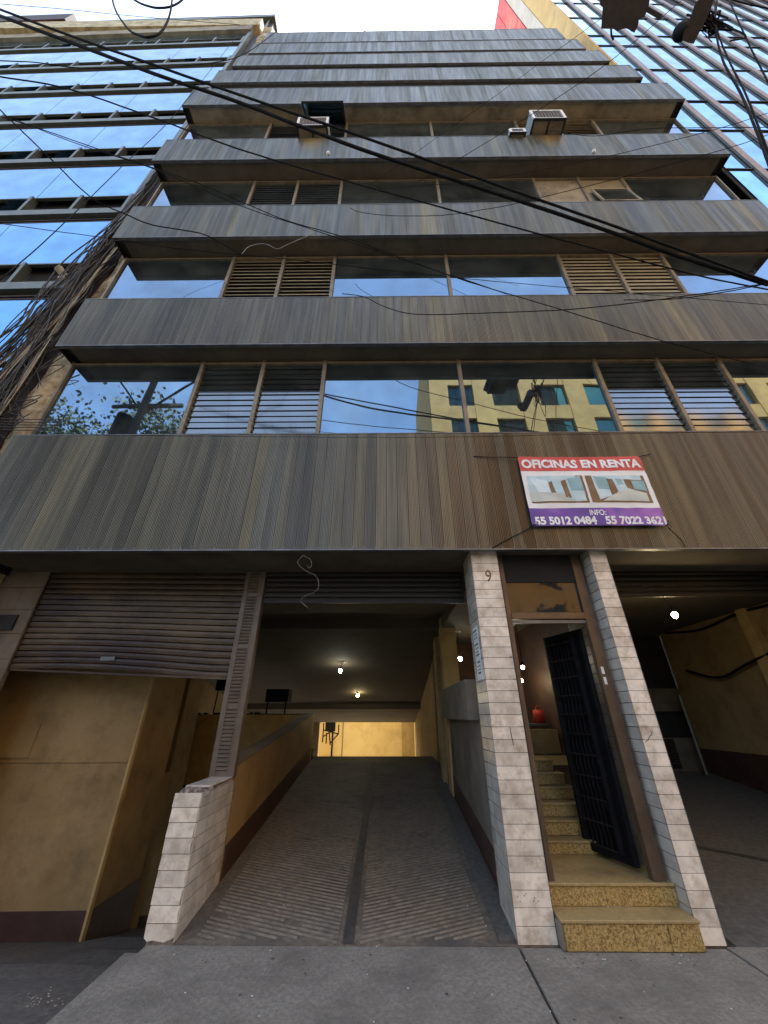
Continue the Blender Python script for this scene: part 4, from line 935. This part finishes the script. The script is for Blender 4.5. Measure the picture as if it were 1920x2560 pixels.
def loft(a, b_):
    m = MB(); n = len(a); m.v = [tuple(p) for p in a] + [tuple(p) for p in b_]
    m.f = [tuple(range(n)), tuple(n + i for i in reversed(range(n)))] + [(i, n + i, n + (i + 1) % n, (i + 1) % n) for i in range(n)]; m.m = [0] * len(m.f); return m
BODY_A=[(2.679,0.985,9.35),(2.676,1.014,9.297),(2.712,1.03,9.267),(2.691,1.157,9.037),(2.846,1.16,9.033),(2.893,1.175,9.007),(2.95,1.163,9.031),(2.995,1.158,9.04),(3.031,1.163,9.031),(3.069,1.177,9.007),(3.107,1.185,8.993),(3.15,1.145,9.066),(3.167,1.099,9.149),(3.232,1.093,9.161),(3.286,1.029,9.279),(3.314,0.951,9.421),(2.673,0.945,9.421)]
BODY_B=[(3.0,1.092,10.198),(3.0,1.124,10.139),(3.067,1.157,10.08),(3.074,1.237,9.936),(3.178,1.266,9.883),(3.216,1.283,9.854),(3.268,1.278,9.863),(3.313,1.275,9.87),(3.358,1.279,9.863),(3.395,1.29,9.844),(3.425,1.294,9.837),(3.463,1.255,9.909),(3.486,1.211,9.988),(3.553,1.205,10.001),(3.614,1.14,10.119),(3.637,1.054,10.277),(3.001,1.049,10.277)]
ARM_A=[(3.33,1.051,9.447),(3.358,1.053,9.445),(3.534,1.103,9.357),(3.498,1.136,9.296),(3.33,1.088,9.381)]
ARM_B=[(3.472,1.096,9.783),(3.501,1.097,9.781),(3.684,1.15,9.689),(3.647,1.184,9.626),(3.471,1.134,9.714)]
TUBE_A=[(3.596,0.966,8.775),(3.627,0.942,8.819),(3.704,0.894,8.908),(3.855,0.896,8.908),(3.791,0.986,8.742),(3.702,1.077,8.576),(3.638,1.131,8.476),(3.594,1.176,8.393),(3.525,1.169,8.405),(3.459,1.155,8.43),(3.475,1.111,8.51),(3.526,1.051,8.62),(3.576,1.009,8.698)]
TUBE_B=[(3.847,1.034,9.279),(3.881,1.008,9.326),(3.962,0.957,9.421),(4.124,0.958,9.421),(4.056,1.055,9.244),(3.96,1.152,9.066),(3.892,1.21,8.96),(3.845,1.258,8.871),(3.77,1.251,8.883),(3.7,1.235,8.91),(3.717,1.189,8.995),(3.772,1.124,9.114),(3.826,1.079,9.196)]
CAP=(3.512,1.127,8.648)
TAIL=[(2.938,1.202,9.374),(2.943,1.246,9.294),(2.969,1.277,9.237)]

loft(BODY_A, BODY_B).build('housing', M_iron, hb); loft(ARM_A, ARM_B).build('support_arm', M_iron, hb); MB().tube(crv(TAIL, 5), .012, 5).build('loose_tail', M_black, hb)
tl = thing('hanging_tube_fitting', (3.8, 1.15, 9.0), 'black tubular cable fitting with a rounded end, overhead beside the terminal box', 'cable fitting')
loft(TUBE_A, TUBE_B).build('tube_body', M_iron, tl); MB().ball(CAP, .085, .11, 14, 10).build('end_cap', M_iron, tl, smooth=True)
rnd = random.Random(5); m = MB()
for k in range(16):
    c = Vector((4.05, 1.13, 9.1)); pts = [c + Vector((rnd.gauss(0, .07), rnd.gauss(0, .04), rnd.gauss(0, .22))) for _ in range(5)]; m.tube(crv(pts, 5), rnd.uniform(.006, .012), 4)
tag(m.build('wire_knot', M_black, None), 'snarled knot of wire on the vertical cable pair at the top right', 'wire knot')

# ================================================================ CABLES
CAB = {
'main_a':[(-5.636,1.15,10.609),(-4.246,1.302,9.802),(-3.038,1.453,9.22),(-1.909,1.603,8.701),(-0.324,1.829,8.063),(1.672,2.131,7.235),(2.73,2.297,6.835),(3.576,2.433,6.504),(4.591,2.6,6.11)],
'main_b':[(-5.659,1.2,10.563),(-4.262,1.352,9.748),(-3.025,1.504,9.082),(-1.913,1.655,8.626),(-0.32,1.884,7.838),(1.675,2.184,7.16),(2.741,2.349,6.779),(3.593,2.485,6.456),(4.65,2.65,6.139)],
'mid_c':[(-4.861,1.4,8.614),(-4.09,1.513,8.631),(-2.827,1.671,8.098),(-1.778,1.81,7.616),(-0.309,2.013,7.186),(1.627,2.284,6.711),(2.695,2.432,6.472),(3.817,2.587,6.226),(4.688,2.7,6.125)],
'slack_d':[(-4.561,1.5,7.834),(-4.132,1.877,7.58),(-3.734,2.164,7.316),(-3.434,2.362,7.364),(-3.19,2.505,7.418),(-2.877,2.683,7.661),(-2.629,2.803,7.764),(-2.184,3.0,7.652)],
'white_d':[(-2.193,3.02,7.692),(-2.143,3.036,7.931),(-2.007,3.054,8.06),(-1.861,3.069,8.067),(-1.707,3.086,7.98),(-1.59,3.101,8.118),(-1.454,3.119,8.288),(-1.207,3.15,8.579)],
'pair_e':[(-4.742,1.6,8.011),(-4.237,1.672,7.857),(-3.208,1.819,7.467),(-2.219,1.965,7.12),(-1.232,2.116,6.634),(-0.533,2.224,6.452),(0.248,2.348,6.171),(0.946,2.46,5.925),(1.979,2.621,5.661),(3.158,2.807,5.341),(4.442,3.0,5.09)],
'pair_f':[(-4.761,1.7,8.276),(-3.861,1.825,7.872),(-2.828,1.979,7.531),(-1.778,2.138,7.006),(-0.799,2.292,6.701),(0.172,2.446,6.393),(1.137,2.6,6.105)],
'slack_g':[(-0.717,3.6,7.643),(-0.354,3.554,7.473),(-0.031,3.508,7.14),(0.422,3.443,6.842),(1.357,3.305,6.636),(2.65,3.095,6.399),(3.809,2.886,6.3),(4.754,2.7,6.26)],
'slack_h':[(-0.67,3.3,9.846),(-0.467,3.271,9.602),(0.113,3.189,9.256),(0.958,3.06,8.94),(1.686,2.942,8.854),(2.185,2.858,8.851),(3.73,2.587,8.957),(5.168,2.318,9.109),(5.787,2.2,9.24)],
'right_i':[(3.624,3.1,12.801),(4.146,2.938,11.869),(4.668,2.794,11.542),(5.08,2.668,11.255),(5.55,2.462,10.501),(5.937,2.2,9.541)],
'diag_j':[(4.842,1.3,11.757),(3.725,1.945,11.364),(1.93,2.749,10.994),(0.459,3.3,10.659)],
'diag_k':[(3.936,1.6,12.654),(2.989,2.02,12.339),(1.974,2.434,11.87),(-0.322,3.3,10.748)],
'diag_l':[(5.1,1.8,8.578),(4.609,2.053,8.87),(3.448,2.493,9.393),(1.84,2.947,9.984),(0.286,3.3,10.628)],
'diag_m':[(-4.754,3.0,21.205),(-4.187,2.605,12.375),(-3.892,2.3,8.837),(-3.375,1.899,5.887),(-2.957,1.6,4.473)],
'thin_n':[(-3.822,1.8,5.82),(-2.879,1.953,5.86),(-2.169,2.059,5.859),(-1.16,2.202,5.94),(-0.29,2.317,5.97),(1.1,2.488,6.006),(2.6,2.66,6.071),(4.872,2.9,6.136)],
'thin_o':[(-5.597,1.5,9.888),(-5.317,1.589,10.267),(-4.869,1.688,10.493),(-4.176,1.845,11.207),(-3.56,1.973,12.059),(-2.947,2.094,13.298),(-2.61,2.2,15.914)],
'thin_p':[(-6.598,1.3,12.239),(-5.884,1.425,12.767),(-5.001,1.55,13.145),(-4.031,1.675,13.545),(-2.964,1.8,13.937)],
'loop_a':[(-3.694,1.0,10.083),(-3.553,1.0,9.716),(-3.264,1.0,9.054),(-2.857,1.0,8.262),(-2.654,1.0,8.006),(-2.54,1.0,7.933),(-2.467,1.0,8.081),(-2.519,1.0,8.541),(-2.668,1.0,9.257),(-2.875,1.0,10.076)],
'loop_b':[(-3.466,1.0,10.119),(-3.193,1.0,9.692),(-2.958,1.0,9.437),(-2.83,1.0,9.382),(-2.73,1.0,9.445),(-2.685,1.0,9.656),(-2.689,1.0,10.01)],
'vert_a':[(4.66,1.1,10.361),(4.046,1.122,8.966),(3.577,1.152,7.643),(3.354,1.185,6.673),(3.126,1.221,5.813),(2.976,1.25,5.261)],
'vert_b':[(4.617,1.1,10.364),(3.992,1.126,8.791),(3.635,1.154,7.62),(3.413,1.183,6.732),(3.162,1.22,5.834),(3.007,1.25,5.26)],
'far_c':[(4.993,1.15,10.696),(4.419,1.225,8.729),(4.101,1.3,7.424)],
'far_d':[(4.965,1.15,10.698),(5.136,1.171,10.468),(5.45,1.2,10.307)],
'band_q':[(-4.835,3.85,4.935),(-3.605,3.85,4.869),(-1.43,3.85,4.826),(0.714,3.85,4.803),(2.852,3.85,4.842),(5.091,3.85,4.866)],
'pair_r':[(3.191,3.0,6.426),(3.661,2.869,6.222),(4.13,2.735,6.126),(4.574,2.6,6.077)],
'hang_s':[(-0.954,3.9,3.135),(-1.002,3.9,3.072),(-0.987,3.9,3.025),(-0.895,3.9,2.949),(-0.783,3.9,2.893),(-0.744,3.9,2.793),(-0.768,3.9,2.722),(-0.867,3.9,2.679),(-0.921,3.9,2.618),(-0.836,3.9,2.542)],
'hang_t':[(-0.954,3.9,3.135),(-0.868,3.9,3.091),(-0.844,3.9,3.024),(-0.872,3.9,2.986),(-0.893,3.9,3.024)],
}
CL = {
'main_a': (.030, 'upper of the two thickest black cables sweeping down from top left to the right edge'),
'main_b': (.042, 'lower, thicker one of two heavy black cables from top left to right edge'),
'mid_c': (.017, 'medium black cable running below the thick pair from the left edge to mid right'),
'slack_d': (.016, 'black cable drooping from the left edge and ending in front of the third band'),
'white_d': (.009, 'short pale bare wire curling across the soffit of the third band'),
'pair_e': (.010, 'thin black cable, upper of the near-parallel pair crossing to the lower right'),
'pair_f': (.009, 'thin black cable, lower of the near-parallel pair, joining it over the second band'),
'slack_g': (.013, 'slack black cable drooping along the second band and rising to the right edge'),
'slack_h': (.010, 'thin cable starting on the third band and rising towards the right edge'),
'right_i': (.011, 'thin cable from the right air conditioner straight to the right edge'),
'diag_j': (.010, 'long diagonal wire from the top edge between the two black fittings down to the left'),
'diag_k': (.007, 'fainter diagonal wire parallel to the long one, crossing the upper bands'),
'diag_l': (.008, 'faint wire rising to the right across the third and fourth soffits'),
'diag_m': (.009, 'thin wire falling to the left across the blue glass of the left building'),
'thin_n': (.007, 'very thin wire crossing the left glass at mid height and on over the soffit'),
'thin_o': (.013, 'sagging cable high on the left building rising to the roof of the metal-clad block'),
'thin_p': (.008, 'hair-thin wire against the white sky at the top left corner'),
'loop_a': (.022, 'big black cable loop hanging against the sky at the top left'),
'loop_b': (.022, 'shallower black cable loop at the very top edge beside the big loop'),
'vert_a': (.020, 'left strand of the thick vertical cable pair in front of the right tower'),
'vert_b': (.016, 'right strand of the vertical cable pair in front of the right tower'),
'far_c': (.016, 'steep black cable right of the vertical pair near the top right corner'),
'far_d': (.018, 'nearly level black cable at the top right corner'),
'band_q': (.006, 'thin wire stapled along the top of the lowest metal band'),
'pair_r': (.012, 'short cable rising to the right edge to meet the thick pair'),
'hang_s': (.0035, 'pale kinked wire hanging down over the centre shutter'),
'hang_t': (.0035, 'small pale wire loop dangling beside the kinked wire at the centre shutter'),
}
for k, pts in CAB.items():
    r_, lab = CL[k]; mt = M_wgrey if k in ('white_d', 'hang_s', 'hang_t') else M_black
    P = crv(pts, 7); rr = random.Random(len(k)); P = [p + Vector((0, 0, rr.uniform(-.004, .004))) for p in P]
    o = MB().tube(P, r_ * .5, 7).build('overhead_cable' if k not in ('white_d', 'hang_s', 'hang_t', 'band_q') else 'loose_wire', mt, None, smooth=True); tag(o, lab, 'cable' if mt is M_black else 'wire')
for (x, lab) in ((4.62, 'white wire end dangling from the lowest band over the right garage'), (5.15, 'short white wire scrap under the lowest band at the far right')):
    m = MB(); m.tube(crv([(x - .08, 3.94, 3.20), (x, 3.93, 3.235), (x + .09, 3.935, 3.225), (x + .17, 3.94, 3.17)], 5), .006, 5)
    if x < 5: m.tube(crv([(x - .01, 3.935, 3.225), (x + .02, 3.93, 3.13), (x + .03, 3.935, 3.02)], 5), .006, 5)
    tag(m.build('wire_end', M_white, None), lab, 'wire')
# strapped bundle of service cables climbing the left party column: nobody could count it
bun = MB(); rnd = random.Random(11)
for k in range(64):
    x0 = rnd.uniform(-7.0, -5.5); x1 = rnd.uniform(-5.85, -5.45); y = rnd.uniform(3.93, 4.08); zA = rnd.uniform(3.6, 6.5); zB = rnd.choice((10.5, 11, 12.5, 9.5, 11.5, 14)) + rnd.uniform(-.6, .6)
    pts = []
    for q in range(9):
        t = q / 8; sp_ = math.sin(math.pi * t)
        pts.append((x0 + (x1 - x0) * t ** .7 + rnd.gauss(0, .06) - .1 * sp_ * rnd.random(), y + rnd.gauss(0, .015) - .05 * sp_, zA + (zB - zA) * t))
    bun.tube(crv(pts, 4), rnd.choice((.004, .005, .006, .008, .012)), 5)
for k in range(30):
    c = Vector((rnd.uniform(-5.95, -5.4), 4.0, rnd.uniform(4.9, 7.4)))
    pts = [c + Vector((rnd.gauss(0, .16), rnd.gauss(0, .03), rnd.gauss(0, .28))) for _ in range(5)]
    bun.tube(crv(pts, 5), rnd.choice((.005, .007, .010)), 4)
for k in range(5):
    z = 5.05 + k * .05; bun.tube(crv([(-7.2, 3.9, z + .35 + rnd.random() * .2), (-6.2, 3.95, z + .12), (-5.5, 3.98, z + .05), (-4.6, 3.93, z - .02)], 6), .007, 5)
tag(bun.build('cable_tangle', mat('dusty_cable', [(.02,.018,.015),(.07,.058,.045)], .7, 5), None, smooth=True), kind='stuff')
yb = MB()
for k in range(7):
    x0 = rnd.uniform(-6.3, -5.6); yb.tube(crv([(x0, 3.98, 4.6), (x0 + .1, 3.95, 6.2), (-5.75 + rnd.random() * .15, 3.98, 8.0), (-5.6 + rnd.random() * .1, 4.0, 10)], 6), .008, 5)
tag(yb.build('pale_cable_tangle', mat('ochre_cable', [(.28,.22,.13),(.36,.30,.2)], .6), None), kind='stuff')
# two cables drooping along the right garage wall
for i, (pts, lab) in enumerate((([(6.08, 8.4, 3.12), (6.05, 7.4, 3.0), (6.06, 6.4, 3.1), (6.05, 5.3, 3.05), (6.0, 4.95, 3.08)], 'black cable pinned under the right garage ceiling, upper one'),
                                ([(6.08, 8.2, 2.35), (6.02, 7.4, 2.15), (6.02, 6.7, 2.3), (6.05, 5.9, 2.52), (6.02, 5.2, 2.9)], 'black cable drooping across the right garage wall, lower one'))):
    tag(MB().tube(crv(pts, 6), .022, 6).build('garage_cable', M_black, None, smooth=True), lab, 'cable')

# ================================================================ LAMPS
def bulb(x, y, z, zc, mt, power, col, label, r=.036, dx=.0):
    t = thing('bare_bulb', (x, y, z), label, 'light bulb'); MB().ball((x, y, z), r, r * 1.25).build('glass_bulb', mt, t, smooth=True)
    MB().tube([(x, y, z + r), (x, y, z + r + .06)], .025, 8).build('socket', M_black, t)
    MB().tube(crv([(x, y, z + r + .05), (x + dx * .4, y, (z + zc) / 2 + .06), (x + dx, y, zc)], 5), .006, 5).build('cord', M_black, t)
    MB().tube([(x + dx, y, zc), (x + dx, y, zc - .02)], .06, 10).build('ceiling_plate', M_white, t)
    ld = bpy.data.lights.new('bulb_light', 'POINT'); ld.energy = power * .10; ld.color = col; ld.shadow_soft_size = r * 1.2
    lo = bpy.data.objects.new('bulb_light', ld); C.objects.link(lo); lo.location = (x, y, z - r * 1.6)
bulb(-1.10, 9.35, 2.46, 2.66, M_bulb, 9, (.9, 1, .93), 'brighter cool bare bulb hanging from the ramp ceiling', dx=.08)
bulb(-.87, 12.0, 2.06, 2.16, M_bulbw, 5, (1, .8, .45), 'dim warm bulb farther down the ramp ceiling')
bulb(1.40, 7.6, 2.50, 3.02, M_bulb, 5, (.95, 1, .95), 'bare bulb on the lobby side, seen right of the ramp beside the left pillar')
bulb(3.86, 5.05, 2.73, 3.15, M_bulbw, 26, (1, .78, .45), 'warm bare bulb hanging at the front of the right garage', dx=-.22)
bulb(2.20, 6.5, 1.98+.25, 3.02, M_bulb, 1, (1, .95, .8), 'small lobby bulb seen through the doorway, upper one', r=.025)
bulb(2.30, 7.0, 1.95+.12, 3.02, M_bulbw, 1, (1, .8, .4), 'small yellow lobby bulb seen through the doorway, lower one', r=.03)

# ================================================================ REAR YARD
yd = MB(); yd.box(-8, 8, 16.4, 24, -1.3, -1.0); tag(yd.build('yard_floor', mat('yard_concrete', [(.74,.66,.50),(.8,.73,.58)], .8)), kind='structure')
M_yardw = mat('courtyard_paint', [(.74,.55,.22),(.80,.62,.28)], .85, 1.3, dirt=(.60,.42,.16), dscale=1.5, dlo=.5, dhi=.75)
yw = thing('yard_wall', (0, 19, -1), 'sunlit yellow courtyard wall at the end of the ramp', 'wall')
MB().box(-4, 1.12, 19.0, 19.2, -1, 3.4).build('wall_face', M_yardw, yw); MB().box(.62, 1.12, 18.4, 18.99, -1, 3.4).build('pier', M_yellow2, yw)
MB().box(-3.4, -3.2, 16.7, 18.99, -1, 3.4).build('side_return', M_yardw, yw); MB().box(1.13, 1.3, 16.7, 19.0, -1, 3.4).build('side_return', M_yardw, yw)
MB().tube([(-2.42, 18.9, -1), (-2.42, 18.9, 3)], .035, 8).build('drain_pipe', M_iron, yw); MB().box(-2.0, -1.97, 18.97, 18.995, -1, 3.3).build('wall_seam', M_greyw, yw)
br = thing('wall_bracket', (-2.3, 18.3, 1), 'black metal bracket frame silhouetted against the yellow courtyard wall', 'bracket')
for a, b_ in (((-2.75, 18.3, 1.25), (-2.75, 18.3, .55)), ((-2.6, 18.3, .9), (-2.6, 18.3, .5)), ((-2.5, 18.3, .95), (-2.42, 18.3, .45)), ((-2.75, 18.3, 1.0), (-2.1, 18.3, .85)), ((-2.1, 18.3, 1.2), (-2.1, 18.3, .85)), ((-2.1, 18.3, .85), (-2.45, 18.3, .5)), ((-2.75, 18.3, .75), (-2.4, 18.3, .95))):
    MB().bar(a, b_, .045, .045).build('strut', M_iron, br)
MB().box(-2.65, -2.25, 18.1, 18.4, .95, 1.3).build('bracket_box', M_iron, br)
# things standing on the low cross wall
tb_ = thing('dark_box_on_stand', (-2.6, 9.5, 1.56), 'dark box on thin legs standing on the low cross wall left of the ramp', 'box')
MB().box(-2.80, -2.28, 9.45, 9.8, 1.82, 2.08).build('box_body', M_iron, tb_)
for x in (-2.75, -2.33): MB().bar((x, 9.5, 1.575), (x, 9.5, 1.82), .03, .03).build('leg', M_iron, tb_)
MB().box(-3.0, -1.75, 9.43, 9.8, 1.561, 1.58).build('base_board', M_iron, tb_)
tb_ = thing('hanging_meter', (-3.85, 9.4, 2.0), 'small dark meter hanging above the low cross wall in the left bay', 'meter')
MB().box(-3.95, -3.75, 9.35, 9.5, 2.05, 2.35).build('meter_case', M_iron, tb_); MB().bar((-3.9, 9.42, 2.05), (-3.92, 9.42, 1.6), .02, .02).build('conduit', M_iron, tb_)
sc_ = MB()
for k in range(24): x = random.uniform(-4.5, -2.9); sc_.box(x, x + random.uniform(.03, .16), 9.45, 9.52, 1.561, 1.561 + random.uniform(.01, .05))
tag(sc_.build('debris', M_dark, None), kind='stuff')
